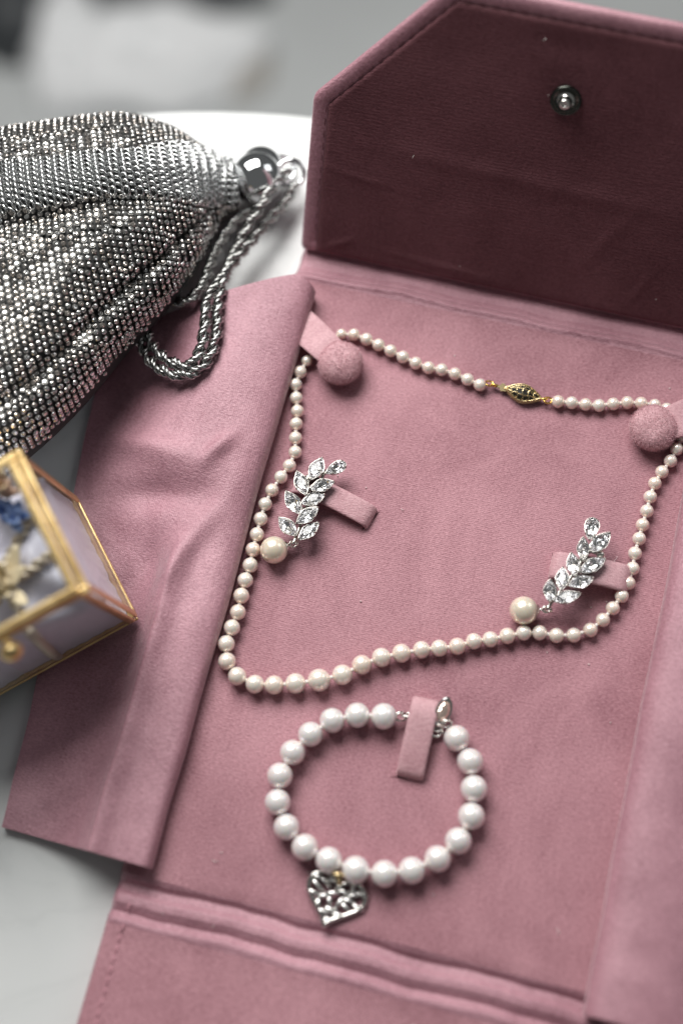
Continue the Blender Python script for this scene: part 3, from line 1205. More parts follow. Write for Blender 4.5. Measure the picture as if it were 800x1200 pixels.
rnd = random.Random(4)
bars = []
tries = 0
while len(bars) < 30 and tries < 4000:
    tries += 1
    x, y = rnd.uniform(-8, 8), rnd.uniform(-8, 7.5)
    if not in_heart(x, y, 0.9):
        continue
    if any(math.hypot((x - q[0]) * 0.8, y - q[1]) < 1.8 for q in bars):
        continue
    bars.append((x, y, rnd.choice((-0.4, -0.1, 0.2, 0.5, 1.3, -1.2, 0.0)), rnd.uniform(0.55, 1.0)))
for (x, y, a, hz) in bars:
    b = MB()
    ln = rnd.uniform(1.7, 2.3)
    d = (math.cos(a), math.sin(a))
    pts = [hp(x + d[0] * ln * t, y + d[1] * ln * t, -0.5 + hz * 1.1 * (1 - t * t)) for t in (-1, -0.6, -0.2, 0.2, 0.6, 1)]
    b.tube(pts, 0.6, 7)
    b.build("rib", MAT_SILVER_BRIGHT, heart_o, origin=BO)
links([(at(396, 1029, 3.4), (1, 0.2, 0.2)), (at(397, 1024, 4.6), (0.2, 1, 0.3))], 1.3, 0.38, "link", MAT_GOLD_PALE, bracelet, BO)


# ------------------------------------------------------------------ earrings
def gem_mesh(b, c, B, L, Wd, h=1.15, dp=1.7, pear=False):
    n = 18

    def ol(k, s):
        a = 6.283185 * k / n
        if pear:
            x = math.cos(a) * L * s
            w = Wd * s * (0.5 + 0.5 * math.cos(a)) ** 0.38 if math.cos(a) > -0.999 else 0
            y = math.sin(a) * w
            return x, y
        x, y = marq(k, n, L * s, Wd * s)
        return x, y
    jr = random.Random(int(c.x * 977) & 65535)
    g = [c + B @ V(*ol(k, 1.0), 0.0) for k in range(n)]
    g2 = [c + B @ V(*ol(k, 1.0), -0.18) for k in range(n)]
    mid = [c + B @ V(*[(p + q) / 2 for p, q in zip(ol(k, 0.82), ol(k + 1, 0.82))], h * (0.58 + jr.uniform(-0.1, 0.1))) for k in range(n)]
    tb = [c + B @ V(*ol(k, 0.52), h) for k in range(0, n, 1)]
    vs = g + mid + tb
    fs = []
    for k in range(n):
        k1 = (k + 1) % n
        fs.append((k, k1, n + k))
        fs.append((k1, n + k1, n + k))
        fs.append((n + k, 2 * n + k1, 2 * n + k))
        fs.append((n + k, n + k1, 2 * n + k1))
    fs.append(tuple(range(2 * n, 3 * n)))
    b.add(vs, fs, 0)
    b.add(g + g2, [(n + k, n + (k + 1) % n, (k + 1) % n, k) for k in range(n)], 0)
    pm = [c + B @ V(*[(p + q) / 2 * 0.62 for p, q in zip(ol(k, 1.0), ol(k + 1, 1.0))], -dp * (0.62 + jr.uniform(-0.16, 0.16))) for k in range(n)]
    keel = [c + B @ V(-L * 0.35, 0, -dp), c + B @ V(L * 0.35, 0, -dp)]
    vs = g2 + pm + keel
    fs = []
    for k in range(n):
        k1 = (k + 1) % n
        fs.append((n + k, k1, k))
        fs.append((n + k, n + k1, k1))
        ka = 2 * n + (1 if B and ol(k + 0.5, 1.0)[0] > 0 else 0)
        kb = 2 * n + (1 if ol(k + 1.5, 1.0)[0] > 0 else 0)
        fs.append((ka, n + k1, n + k))
        if ka != kb:
            fs.append((ka, kb, n + k1))
    b.add(vs, fs, 1)


def earring(label, stones, ring_px, pearl_px, pearl_r_mm, disc_px, disc_r, zbase, clip_px, tilt):
    org = at(pearl_px[0], pearl_px[1], 0)
    e = thing("crystal_earring", label, "earring", org, group="pair of crystal leaf earrings")
    rnd = random.Random(len(label) + 3)
    centres = []
    for k, (x0, y0, x1, y1, wpx, kind) in enumerate(stones):
        zc = zbase + rnd.uniform(-0.3, 0.5)
        a, c = at(x0, y0, zc), at(x1, y1, zc)
        cc = (a + c) / 2
        d = (c - a)
        L = d.length / 2
        nrm = (V(0, 0, 1) + V(tilt[0], tilt[1], 0) + V(rnd.uniform(-0.14, 0.14), rnd.uniform(-0.14, 0.14), 0)).normalized()
        B = basis(nrm, d)
        Wd = wpx * 0.30 / 2
        gb = MB()
        gem_mesh(gb, cc, B, L * 0.97, Wd, 1.05, 1.5, kind == 'pear')
        st = gb.build("crystal", [MAT_GEM, MAT_FOIL], e, smooth_shade=False, origin=org)
        sb = MB()
        n = 24

        def ol(q, s, z):
            if kind == 'pear':
                ca = math.cos(6.283185 * q / n)
                x = ca * L * s
                y = math.sin(6.283185 * q / n) * Wd * s * max(0.0, 0.5 + 0.5 * ca) ** 0.38
            else:
                x, y = marq(q, n, L * s, Wd * s)
            return cc + B @ V(x, y, z)
        sb.grid([[ol(q, 0.55, -2.0) for q in range(n)], [ol(q, 0.9, -1.3) for q in range(n)], [ol(q, 1.06, -0.1) for q in range(n)], [ol(q, 1.05, 0.12) for q in range(n)], [ol(q, 0.99, 0.02) for q in range(n)]], closed_u=True)
        sb.f.append(tuple(range(len(sb.v) - 5 * n, len(sb.v) - 4 * n))); sb.m.append(0)
        for q in (0, 12, 5, 19) if kind != 'pear' else (2, 22, 8, 16, 12):
            p = ol(q, 1.02, 0.1)
            pin = ol(q, 0.86, 0.62)
            sb.tube([p - B @ V(0, 0, 0.8), p, (p + pin) / 2 + B @ V(0, 0, 0.2), pin], 0.24, 6)
        sb.build("setting", MAT_SILVER_DARK, st, origin=org)
        centres.append(cc)
    # stem
    b = MB()
    lo = at(ring_px[0], ring_px[1], zbase - 1.2)
    hi = centres[0] * 0.5 + centres[1] * 0.5 - V(0, 0, 1.6)
    mid = sum(centres, V(0, 0, 0)) / len(centres) - V(0, 0, 1.7)
    b.tube(spline([lo, lo.lerp(mid, 0.35) - V(0, 0, 0.3), mid, hi], 8), 0.55, 8)
    for c in centres:
        t = min((q for q in spline([lo, mid, hi], 8)), key=lambda q: (q - c).length)
        b.tube([t, c - V(0, 0, 1.6)], 0.45, 6)
    b.build("stem", MAT_SILVER_DARK, e, origin=org)
    pc = at(pearl_px[0], pearl_px[1], pearl_r_mm)
    pb = MB()
    pb.sphere(pc, pearl_r_mm, 36, 22)
    pp = pb.build("drop_pearl", MAT_PEARL_DROP, e, origin=org)
    rp = at(ring_px[0], ring_px[1], 3.0)
    d = (rp - pc).normalized()
    B = basis(d)
    b = MB()
    b.lathe([(1.9, pearl_r_mm * 0.86), (1.7, pearl_r_mm + 0.1), (1.0, pearl_r_mm + 0.5), (0.5, pearl_r_mm + 0.7), (0.001, pearl_r_mm + 0.75)], 18, lambda p: pc + B @ p)
    b.build("pearl_cap", MAT_SILVER, pp, origin=org)
    for q, ax in ((0.0, (0.2, -0.3, 1)), (-1.35, (0.3, 1, 0.4)), (1.3, (1, 0.2, 0.3))):
        b = MB()
        b.torus(rp + d * q, ax, 0.95, 0.3, 18, 8, hint=d, sx=1.2)
        b.build("jump_ring", MAT_SILVER, e, origin=org)
    # clear cushion of the clip behind
    b = MB()
    dc = at(disc_px[0], disc_px[1], zbase - 2.2)
    B = basis((0.2, -0.2, 1))
    b.lathe([(0.001, 0.5), (disc_r - 0.6, 0.5), (disc_r, 0.2), (disc_r, -0.4), (disc_r - 0.6, -0.8), (0.001, -0.8)], 32, lambda p: dc + B @ p)
    b.build("clip_cushion", MAT_SILICONE, e, origin=org)
    b = MB()
    k = at(clip_px[0], clip_px[1], zbase - 1.6)
    b.sphere(k, 1.3, 14, 10, (1, 1, 0.7))
    b.tube([k, k.lerp(centres[2], 0.6), centres[4] - V(0, 0, 2.0)], 0.6, 8)
    b.build("clip", MAT_SILVER_DARK, e, origin=org)
    return e


def zl(ox, oy, sc, rows):
    return [(ox + a / sc, oy + b_ / sc, ox + c / sc, oy + d / sc, w, k) for a, b_, c, d, w, k in rows]


SL = zl(320, 520, 6.154, [(352, 92, 272, 268, 15.5, 'm'), (378, 214, 520, 140, 15.5, 'pear'), (172, 195, 236, 374, 14.5, 'm'), (262, 326, 442, 272, 13.5, 'm'), (203, 434, 372, 362, 14.5, 'm'),
                          (92, 340, 198, 510, 15, 'm'), (166, 570, 328, 462, 14.5, 'm'), (40, 530, 168, 664, 14.5, 'm'), (182, 694, 328, 566, 14, 'm')])
earring("crystal leaf earring with dangling pearl beside the left pearl strand", SL, (343.5, 637.5), (321.0, 644.5), 4.15, (359.0, 552.0), 3.6, 6.2, (362, 560), (-0.03, 0.08))
SR = zl(580, 590, 4.444, [(488, 190, 512, 74, 17.5, 'pear'), (598, 150, 492, 254, 15, 'm'), (457, 174, 458, 300, 12.5, 'm'), (574, 286, 436, 358, 13.5, 'm'), (396, 254, 414, 380, 13, 'm'),
                          (512, 384, 378, 430, 14, 'm'), (352, 328, 344, 454, 13.5, 'm'), (444, 470, 296, 504, 13, 'm'), (286, 394, 284, 514, 13.5, 'm')])
earring("crystal leaf earring with dangling pearl beside the right pearl strand", SR, (640.0, 714.0), (613.2, 715.4), 4.2, (712.0, 647.0), 3.6, 8.2, (703, 650), (-0.06, 0.08))

# ------------------------------------------------------------------ evening bag
US = [(277, 199), (258, 188), (232, 173), (196, 155), (154, 144), (100, 146), (50, 154), (0, 163), (-60, 178), (-140, 204)]
LS = [(277, 245), (260, 256), (248, 278), (230, 312), (196, 358), (150, 408), (104, 464), (60, 510), (12, 552), (-60, 610)]
HZ = [7.0, 8.5, 11.5, 15.0, 18.5, 20.5, 21.5, 22.0, 22.0, 22.0]
UP, LP = [], []
for (a, c, h) in zip(US, LS, HZ):
    zc = TABLE_Z + h + 1.0
    UP.append(at(*a, zc))
    LP.append(at(*c, zc))
NS = 16
UPs, LPs = spline(UP, NS), spline(LP, NS)
HZs = [p.x for p in spline([V(h, 0, 0) for h in HZ], NS)]
NT = len(UPs) - 1
# ring-mesh band, as fractions across the bag
F0 = [p.x for p in spline([V(q, 0, 0) for q in (0.02, 0.10, 0.20, 0.29, 0.34, 0.30, 0.26, 0.22, 0.20, 0.19)], NS)]
F1 = [p.x for p in spline([V(q, 0, 0) for q in (0.985, 0.90, 0.79, 0.68, 0.57, 0.49, 0.43, 0.385, 0.35, 0.33)], NS)]


def idx(arr, t):
    x = min(max(t, 0.0), 1.0) * NT
    i = min(int(x), NT - 1)
    return arr[i] * (1 - (x - i)) + arr[i + 1] * (x - i)


def bag_pt(t, q):
    """q: 0 upper edge .. 1 lower edge over the top, 1..2 back underneath"""
    U, L, h = idx(UPs, t), idx(LPs, t), idx(HZs, t)
    C = (U + L) * 0.5
    under = q > 1.0
    qq = q if not under else 2.0 - q
    a = math.acos(max(-1.0, min(1.0, 1 - 2 * qq)))
    hz = h * (1.0 if not under else 0.92)
    s = math.sin(a) ** 0.8 if math.sin(a) > 0 else 0.0
    f1 = idx(F1, t)
    f0 = idx(F0, t)
    disp = 0.0
    if not under:
        disp += 1.7 * math.exp(-((qq - (f0 + f1) / 2) / 0.10) ** 2) * smooth(0.1, 0.4, t)      # ring band stands proud
        disp -= 2.4 * math.exp(-((qq - (f1 + 0.035)) / 0.035) ** 2) * smooth(0.3, 0.7, t)      # valley below it
        disp -= 3.6 * math.exp(-((qq - 0.89) / 0.025) ** 2) * (1 - 0.5 * smooth(0.5, 0.9, t)) * smooth(0.05, 0.14, t)   # crease above the flank
        disp += 0.8 * math.exp(-((qq - (0.73 + 0.05 * math.sin(t * 9))) / 0.07) ** 2) * smooth(0.15, 0.4, t)
        disp -= 0.5 * math.exp(-((qq - 0.62) / 0.04) ** 2) * smooth(0.25, 0.5, t)
        disp += 0.8 * vn(t * 60, qq * 30, 3, 0.12) * smooth(0.1, 0.3, t)
    p = C + (U - C) * math.cos(a) + V(0, 0, 1) * (hz * s * (1 if not under else -1))
    n = ((U - C).normalized() * math.cos(a) + V(0, 0, 1) * math.sin(a))
    return p + n * disp


def bag_frame(t, q):
    p = bag_pt(t, q)
    dt = (bag_pt(t + 0.004, q) - bag_pt(t - 0.004, q))
    dq = (bag_pt(t, min(0.999, q + 0.01)) - bag_pt(t, max(0.001, q - 0.01)))
    n = dq.cross(dt).normalized()
    if n.z < 0:
        n = -n
    return p, n, dt.normalized()


BGO = V(at(60, 320, 0).x, at(60, 320, 0).y, TABLE_Z)
bag = thing("evening_bag", "silver rhinestone mesh pouch bag with round chrome clasp", "handbag", BGO)
b = MB()
rows = []
for i in range(0, 101):
    t = i / 100
    row = []
    for j in range(120):
        q = 2.0 * j / 120
        p = bag_pt(t, q)
        C = (idx(UPs, t) + idx(LPs, t)) * 0.5
        row.append(p + (C - p).normalized() * 0.7)
    rows.append(row)
b.grid(rows, closed_u=True, flip=True)
b.f.append(tuple(range(len(b.v) - 120, len(b.v)))); b.m.append(0)
b.build("bag_body", MAT_BAG_CLOTH, bag, origin=BGO)


def stone_shape(b, R, rnd, mg, mc):
    """faceted round stone in a four-claw cup; local mm, z outwards"""
    n = 8
    vs = [V(R * math.cos(6.283185 * k / n), R * math.sin(6.283185 * k / n), 0.05) for k in range(n)]
    vs += [V(R * 0.80 * math.cos(6.283185 * (k + 0.5) / n), R * 0.80 * math.sin(6.283185 * (k + 0.5) / n), 0.34 * R + rnd.uniform(-0.06, 0.06) * R) for k in range(n)]
    vs += [V(R * 0.56 * math.cos(6.283185 * k / n), R * 0.56 * math.sin(6.283185 * k / n), 0.50 * R) for k in range(n)]
    vs.append(V(rnd.uniform(-0.15, 0.15) * R, rnd.uniform(-0.15, 0.15) * R, 0.44 * R))
    fs = []
    for k in range(n):
        k1 = (k + 1) % n
        fs += [(k, k1, n + k), (k1, n + k1, n + k), (n + k, 2 * n + k1, 2 * n + k), (n + k, n + k1, 2 * n + k1), (2 * n + k, 2 * n + k1, 3 * n)]
    return vs, fs


def cup_shape(R):
    n = 8
    vs = [V(R * 1.10 * math.cos(6.283185 * k / n), R * 1.10 * math.sin(6.283185 * k / n), 0.10) for k in range(n)]
    vs += [V(R * 0.75 * math.cos(6.283185 * k / n), R * 0.75 * math.sin(6.283185 * k / n), -0.7) for k in range(n)]
    vs += [V(R * 0.96 * math.cos(6.283185 * k / n), R * 0.96 * math.sin(6.283185 * k / n), 0.10) for k in range(n)]
    fs = []
    for k in range(n):
        k1 = (k + 1) % n
        fs += [(n + k, n + k1, k1, k), (k, k1, 2 * n + k1, 2 * n + k)]
    for k in range(4):
        a = 6.283185 * (k + 0.5) / 4
        o = len(vs)
        d, e = V(math.cos(a), math.sin(a), 0), V(-math.sin(a), math.cos(a), 0)
        vs += [d * R * 1.14 + e * 0.14 * R, d * R * 1.14 - e * 0.14 * R, d * R * 0.84 - e * 0.09 * R + V(0, 0, 0.40 * R), d * R * 0.84 + e * 0.09 * R + V(0, 0, 0.40 * R), d * R * 1.03 + V(0, 0, 0.34 * R)]
        fs += [(o, o + 4, o + 1), (o + 1, o + 4, o + 2), (o + 2, o + 4, o + 3), (o + 3, o + 4, o)]
    return vs, fs


rnd = random.Random(11)
STONE_R = 0.85
STONE_ME, STONE_RAW = [], []
for k in range(6):
    b = MB()
    vs, fs = stone_shape(b, STONE_R, rnd, 0, 1)
    cv, cf = cup_shape(STONE_R)
    b.add(vs, fs, 0)
    b.add(cv, cf, 1)
    STONE_RAW.append((vs, fs, cv, cf))
    STONE_ME.append(b.mesh("rhinestone", [MAT_STRASS[k % 3], MAT_CUP], smooth_shade=False))

spots = []
PITCH = 2.0
TSTEP = 400


def row_curve(anchor, k, sgn):
    """q along t of the k-th row away from the ring band edge"""
    out = []
    for i in range(TSTEP + 1):
        t = 0.02 + 0.97 * i / TSTEP
        tabs = SECT[i]
        q0 = idx(anchor, t)
        # arc length table of this section
        s0 = None
        j0 = min(len(tabs) - 1, max(0, int(q0 * (len(tabs) - 1))))
        want = tabs[j0] + sgn * (k + 0.55) * PITCH
        if want < tabs[0] or want > tabs[-1]:
            out.append(None)
            continue
        lo, hi = 0, len(tabs) - 1
        while hi - lo > 1:
            m = (lo + hi) // 2
            if tabs[m] <= want:
                lo = m
            else:
                hi = m
        fr = (want - tabs[lo]) / max(1e-6, tabs[hi] - tabs[lo])
        out.append((t, (lo + fr) / (len(tabs) - 1)))
    return out


SECT = []
for i in range(TSTEP + 1):
    t = 0.02 + 0.97 * i / TSTEP
    acc, tab, prev = 0.0, [], None
    for j in range(81):
        p = bag_pt(t, j / 80)
        if prev is not None:
            acc += (p - prev).length
        tab.append(acc)
        prev = p
    SECT.append(tab)

for anchor, sgn, kmax in ((F1, 1, 60), (F0, -1, 20)):
    BLOCK = 6
    for k0 in range(0, kmax, BLOCK):
        curves = [row_curve(anchor, k, sgn) for k in range(k0, min(kmax, k0 + BLOCK))]
        lead = None                          # the block's columns follow its middle row
        for want in (2, 3, 1, 4, 0, 5):
            if want < len(curves) and any(e for e in curves[want]):
                lead = curves[want]
                break
        if lead is None:
            break
        # walk the middle row; where it is missing, any row of the block that is there
        last = None
        for i in range(TSTEP + 1):
            e = lead[i] or next((c[i] for c in curves if c[i]), None)
            if e is None:
                continue
            p = bag_pt(*e)
            if last is not None and (p - last).length < PITCH:
                continue
            last = p
            for c in curves:
                if c[i]:
                    spots.append(c[i])


def to_px(p):
    c = ROT.transposed() @ (p - CAM_P)
    return 400 + F_PX * c.x / -c.z, 600 - F_PX * c.y / -c.z


vis, rest = [], []
for (t, q) in spots:
    p, n, d = bag_frame(t, q)
    x, y = to_px(p)
    view = (CAM_P - p).normalized().dot(n)
    inside = -10 < x < 810 and y > -10
    if not inside:
        if x > -120:
            rest.append((0, p, n, d))
        continue
    vis.append((view / (CAM_P - p).length, p, n, d))
vis.sort(key=lambda e: -e[0])
for k, (s, p, n, d) in enumerate(vis[:300]):
    n = (n + V(rnd.uniform(-0.24, 0.24), rnd.uniform(-0.24, 0.24), 0)).normalized()
    B = basis(n, d) @ Matrix.Rotation(rnd.uniform(-0.15, 0.15), 3, 'Z')
    place("rhinestone", STONE_ME[rnd.randrange(6)], bag, p + n * 0.25 - BGO, rnd.uniform(0.95, 1.04), B)
b = MB()
for (s, p, n, d) in vis[300:] + rest:
    n = (n + V(rnd.uniform(-0.24, 0.24), rnd.uniform(-0.24, 0.24), 0)).normalized()
    B = basis(n, d) @ Matrix.Rotation(rnd.uniform(-0.15, 0.15), 3, 'Z')
    k = rnd.randrange(6)
    vs, fs, cv, cf = STONE_RAW[k]
    c = p + n * 0.25
    b.add([c + B @ v for v in vs], fs, k % 3)
    b.add([c + B @ v for v in cv], cf, 3)
tag(b.build("rhinestone_rows", MAT_STRASS + [MAT_CUP], bag, smooth_shade=False, origin=BGO), kind="stuff")
print("rhinestones", len(vis), len(rest))

# ring mesh band
b = MB()
nl = 0
LINK = 2.15
for i in range(1, 400):
    t = 0.0 + i * 0.0
cols = []
t = 0.004
while t < 0.97:
    cols.append(t)
    a = bag_pt(t, (idx(F0, t) + idx(F1, t)) / 2)
    c = bag_pt(t + 0.004, (idx(F0, t) + idx(F1, t)) / 2)
    t += 0.004 * LINK / max(0.05, (c - a).length)
for ci, t in enumerate(cols):
    f0, f1 = idx(F0, t), idx(F1, t)
    prev = None
    s = 0.0
    pts = [bag_pt(t, lerp(f0, f1, k / 60)) for k in range(61)]
    cum = [0.0]
    for k in range(60):
        cum.append(cum[-1] + (pts[k + 1] - pts[k]).length)
    m = max(1, int(cum[-1] / 2.0))
    for r_ in range(m + 1):
        want = cum[-1] * (r_ + (0.5 if ci % 2 else 0.0)) / (m + 0.5)
        k = 0
        while k < 59 and cum[k + 1] < want:
            k += 1
        q = lerp(f0, f1, (k + (want - cum[k]) / max(1e-6, cum[k + 1] - cum[k])) / 60)
        p, n, d = bag_frame(t, min(0.995, q))
        side = n.cross(d).normalized()
        ax = (n * 0.62 + d * 0.74 + side * (0.25 if ci % 2 else -0.1)).normalized()
        b.torus(p + n * 0.55, ax, 1.2, 0.34, 12, 6, hint=side, sx=1.2)
        nl += 1
tag(b.build("ring_mesh", MAT_STEEL_LINK, bag, origin=BGO), kind="stuff")
print("links", nl)

# chrome ball clasp and rings
b = MB()
b.sphere(at(301, 209, 5.0), 8.5, 48, 32)
b.build("clasp_ball", MAT_CHROME, bag, origin=BGO)
b = MB()
b.sphere(at(306, 198, 1.6), 7.5, 48, 32)
b.build("clasp_ball", MAT_CHROME, bag, origin=BGO)
b = MB()
b.torus(at(341, 203, 3.5), (0.15, -0.35, 1), 4.3, 0.95, 40, 12)
b.build("strap_ring", MAT_CHROME, bag, origin=BGO)
b = MB()
b.torus(at(331, 198, -0.5), (0.45, -0.2, 1), 4.3, 0.9, 40, 12)
b.build("strap_ring", MAT_CHROME, bag, origin=BGO)


# rope chains
def rope(pts, name="rope_chain", rad=1.05, twist=10.5):
    path = resample(spline(pts, 24), 0.25)
    b = MB()
    L = len(path) * 0.25
    x = None
    frames = []
    for i, p in enumerate(path):
        tg = (path[min(len(path) - 1, i + 1)] - path[max(0, i - 1)]).normalized()
        if x is None:
            x = basis(tg).col[0].copy()
        x = (x - tg * x.dot(tg)).normalized()
        frames.append((p, tg, x.copy(), tg.cross(x)))
    for st in (0, 1):
        for wire in range(3):
            pts, rr = [], []
            for i, (p, tg, fx, fy) in enumerate(frames):
                l = i * 0.25
                a = 6.283185 * (l / twist) + st * math.pi
                rd = fx * math.cos(a) + fy * math.sin(a)
                td = -fx * math.sin(a) + fy * math.cos(a)
                tan = (tg + td * (6.283185 * rad / twist)).normalized()
                sv = tan.cross(rd).normalized()
                a2 = 6.283185 * l / 15.0 + wire * 2.0944
                pts.append(p + rd * rad + (rd * math.cos(a2) + sv * math.sin(a2)) * 0.56)
                rr.append(0.50 * (0.84 + 0.20 * abs(math.sin(math.pi * l / 2.6 + wire * 1.05))))
            b.tube(pts, lambda i, rr=rr: rr[i], 7)
    return tag(b.build(name, MAT_ROPE, bag, origin=BGO), kind="stuff")


rope([at(338, 200, 5.2), at(325, 212, 7.5), at(309, 236, 9.5), at(292, 262, 7.0), at(275, 296, 5.5), at(262, 330, 8.5), at(256, 362, 10.5), at(254, 392, 11.5), at(244, 422, 11.5), at(224, 438, 11.3), at(200, 438, 11.0), at(178, 424, 9.0), at(166, 402, 5.5), at(156, 384, 4.0)])
rope([at(346, 214, 2.5), at(334, 238, 2.5), at(312, 262, 4.0), at(287, 292, 4.5), at(263, 322, 8.0), at(244, 352, 11.5), at(240, 384, 13.0), at(234, 412, 12.6), at(222, 428, 12.2), at(204, 425, 11.8), at(184, 410, 9.0), at(174, 392, 5.5), at(166, 372, 4.0)])
rope([at(296, 246, 0.5), at(278, 258, 1.5), at(261, 280, 3.0), at(249, 304, 5.0), at(240, 330, 8.0), at(228, 346, 9.0), at(212, 353, 7.5), at(197, 349, 5.0), at(184, 340, 3.0)])

# ------------------------------------------------------------------ glass box
GX = Matrix.Rotation(math.radians(27.7), 3, 'Z') @ Matrix.Rotation(math.radians(-6.3), 3, 'Y') @ Matrix.Rotation(math.radians(2.8), 3, 'X')
GP = V(-59.5, -34.3, 4.8)
GL, GA, GH = 70.0, 43.3, 54.3
gm = GX.to_4x4()
gm.translation = GP * S
gbox = thing("glass_box", "small gold edged glass trinket box tilted on the flap", "glass box", None, matrix=gm)
T = 2.3


def bar(lo, hi, name="brass_edge", parent=None):
    b = MB()
    b.box(lo, hi)
    o = b.build(name, MAT_BRASS, parent or gbox, smooth_shade=False)
    bv = o.modifiers.new("soft edge", 'BEVEL')
    bv.width = 0.00045
    bv.segments = 2
    return o


# body: bottom edges, corner posts in two strips, rim
for lo, hi in (((-GL, 0.1, 0), (0, 0.9, T * 0.3)), ((-GL, GA - 0.9, 0), (0, GA + 0.2, T * 0.7)), ((-0.9, 0.95, 0), (0.2, GA - 0.95, T * 0.7)), ((-GL - 0.2, 0.95, 0), (-GL + 0.9, GA - 0.95, T * 0.7))):
    bar(lo, hi)
for cx, sx in ((0, -1), (-GL, 1)):
    for cyy, sy in ((0, 1), (GA, -1)):
        def rng(a, c):
            return (min(a, c), max(a, c))
        x0, x1 = rng(cx - sx * 0.35, cx + sx * 0.55)
        y0, y1 = rng(cyy + sy * 0.7, cyy + sy * (0.7 + T))
        bar((x0, y0, T * 0.72), (x1, y1, GH - 3.0), "corner_strip")
        x0, x1 = rng(cx + sx * 0.75, cx + sx * (0.75 + T))
        y0, y1 = rng(cyy - sy * 0.35, cyy + sy * 0.55)
        bar((x0, y0, T * 0.72), (x1, y1, GH - 3.0), "corner_strip")
for lo, hi in (((-GL - 0.4, -0.4, GH - 2.9), (0.4, T - 0.4, GH - 0.9)), ((-GL - 0.4, GA - T + 0.4, GH - 2.9), (0.4, GA + 0.4, GH - 0.9)), ((-T + 0.4, T - 0.35, GH - 2.9), (0.4, GA - T + 0.35, GH - 0.9)), ((-GL - 0.4, T - 0.35, GH - 2.9), (-GL + T - 0.4, GA - T + 0.35, GH - 0.9))):
    bar(lo, hi, "rim")


def pane(lo, hi, parent=None):
    b = MB()
    b.box(lo, hi)
    return b.build("pane", MAT_PANE, parent or gbox, smooth_shade=False)


pane((-GL + 1, 0.15, 1.7), (-1, 0.5, GH - 2.95))
pane((-GL + 1, GA - 0.5, 1.7), (-1, GA - 0.15, GH - 2.95))
pane((-0.5, 1, 1.7), (-0.15, GA - 1, GH - 2.95))
pane((-GL + 0.15, 1, 1.7), (-GL + 0.5, GA - 1, GH - 2.95))
b = MB()
b.box((-GL + 1.0, 1.0, 0.5), (-1.0, GA - 1.0, 1.1))
b.build("base_plate", MAT_BRASS, gbox, smooth_shade=False)
# lid
LX0, LX1, LY0, LY1, LZ = -GL + 0.6, -1.9, 0.2, GA - 0.6, GH - 0.7
ld = MB()
ld.box((LX0, LY0, LZ), (LX1, LY0 + T, LZ + 2.0))
glid = ld.build("box_lid", MAT_BRASS, gbox, smooth_shade=False)
bv = glid.modifiers.new("soft edge", 'BEVEL'); bv.width = 0.00045; bv.segments = 2
bar((LX0, LY1 - T, LZ), (LX1, LY1, LZ + 2.0), "lid_edge", glid)
bar((LX1 - T, LY0 + T + 0.03, LZ), (LX1, LY1 - T - 0.03, LZ + 2.0), "lid_edge", glid)
bar((LX0, LY0 + T + 0.03, LZ), (LX0 + T, LY1 - T - 0.03, LZ + 2.0), "lid_edge", glid)
pane((LX0 + 1.4, LY0 + 1.4, LZ + 0.7), (LX1 - 1.4, LY1 - 1.4, LZ + 1.1), glid)
# knob on the front of the lid
kp = GX.transposed() @ (at(14.5, 768, 52.0) - GP)
b = MB()
b.lathe([(0.001, -5.4), (1.2, -5.2), (2.4, -4.4), (3.0, -3.2), (3.1, -2.4), (2.6, -1.0), (1.5, -0.2), (1.0, 0.2), (1.0, 2.0), (0.001, 2.0)], 24, lambda p: V(kp.x, 0.0 + p.z - 0.6, GH - 5.0) + V(p.x, 0, p.y))
b.build("knob", MAT_BRASS, glid)

# what lies inside the box
SAT_Z = 38.0


def gw(x, y, z):
    return GP + GX @ V(x, y, z)


def sat_top(x, y):
    return SAT_Z + 5.5 * vn(x, y, 2.0, 0.055) + 3.2 * vn(x, y, 5.0, 0.13) + 1.6 * math.sin((x * 0.6 + y) * 0.22 + 2 * vn(x, y, 1, 0.04))


b = MB()
X0, X1, Y0, Y1 = -GL + 1.6, -1.3, 1.2, GA - 1.3
rows = []
NXs, NYs = 70, 50
for j in range(NYs + 1):
    row = []
    for i in range(NXs + 1):
        fx, fy = i / NXs, j / NYs
        x, y = lerp(X0, X1, fx), lerp(Y0, Y1, fy)
        e = min(x - X0, X1 - x, y - Y0, Y1 - y)
        ed = math.sqrt(max(0.0, 1 - (1 - min(1, e / 7.0)) ** 2))
        row.append(gw(x, y, lerp(30.0, sat_top(x, y), ed)))
    rows.append(row)
b.grid(rows)
# sides, gently puckered
per = [(lerp(X0, X1, k / 60), Y0) for k in range(60)] + [(X1, lerp(Y0, Y1, k / 40)) for k in range(40)] + [(lerp(X1, X0, k / 60), Y1) for k in range(60)] + [(X0, lerp(Y1, Y0, k / 40)) for k in range(40)]
cxm, cym = (X0 + X1) / 2, (Y0 + Y1) / 2
rows = []
for z in (1.4, 5, 9, 13, 17, 21, 25, 28, 30.0):
    row = []
    for k, (x, y) in enumerate(per):
        pk = 0.5 * (1 + vn(k * 0.35, z * 0.1, 4.0)) * (0.0 if z > 29.5 else 1.0)
        d = V(cxm - x, cym - y, 0).normalized()
        row.append(gw(x + d.x * pk * 1.4, y + d.y * pk * 1.4, z))
    rows.append(row)
b.grid(rows, closed_u=True)
cus_o = gw(cxm, cym, 1.4)
cushion = b.build("satin_wrap", MAT_SATIN, None, origin=cus_o)
cushion.location = cus_o * S
tag(cushion, "lilac satin cloth bunched inside the glass box", "satin cloth")


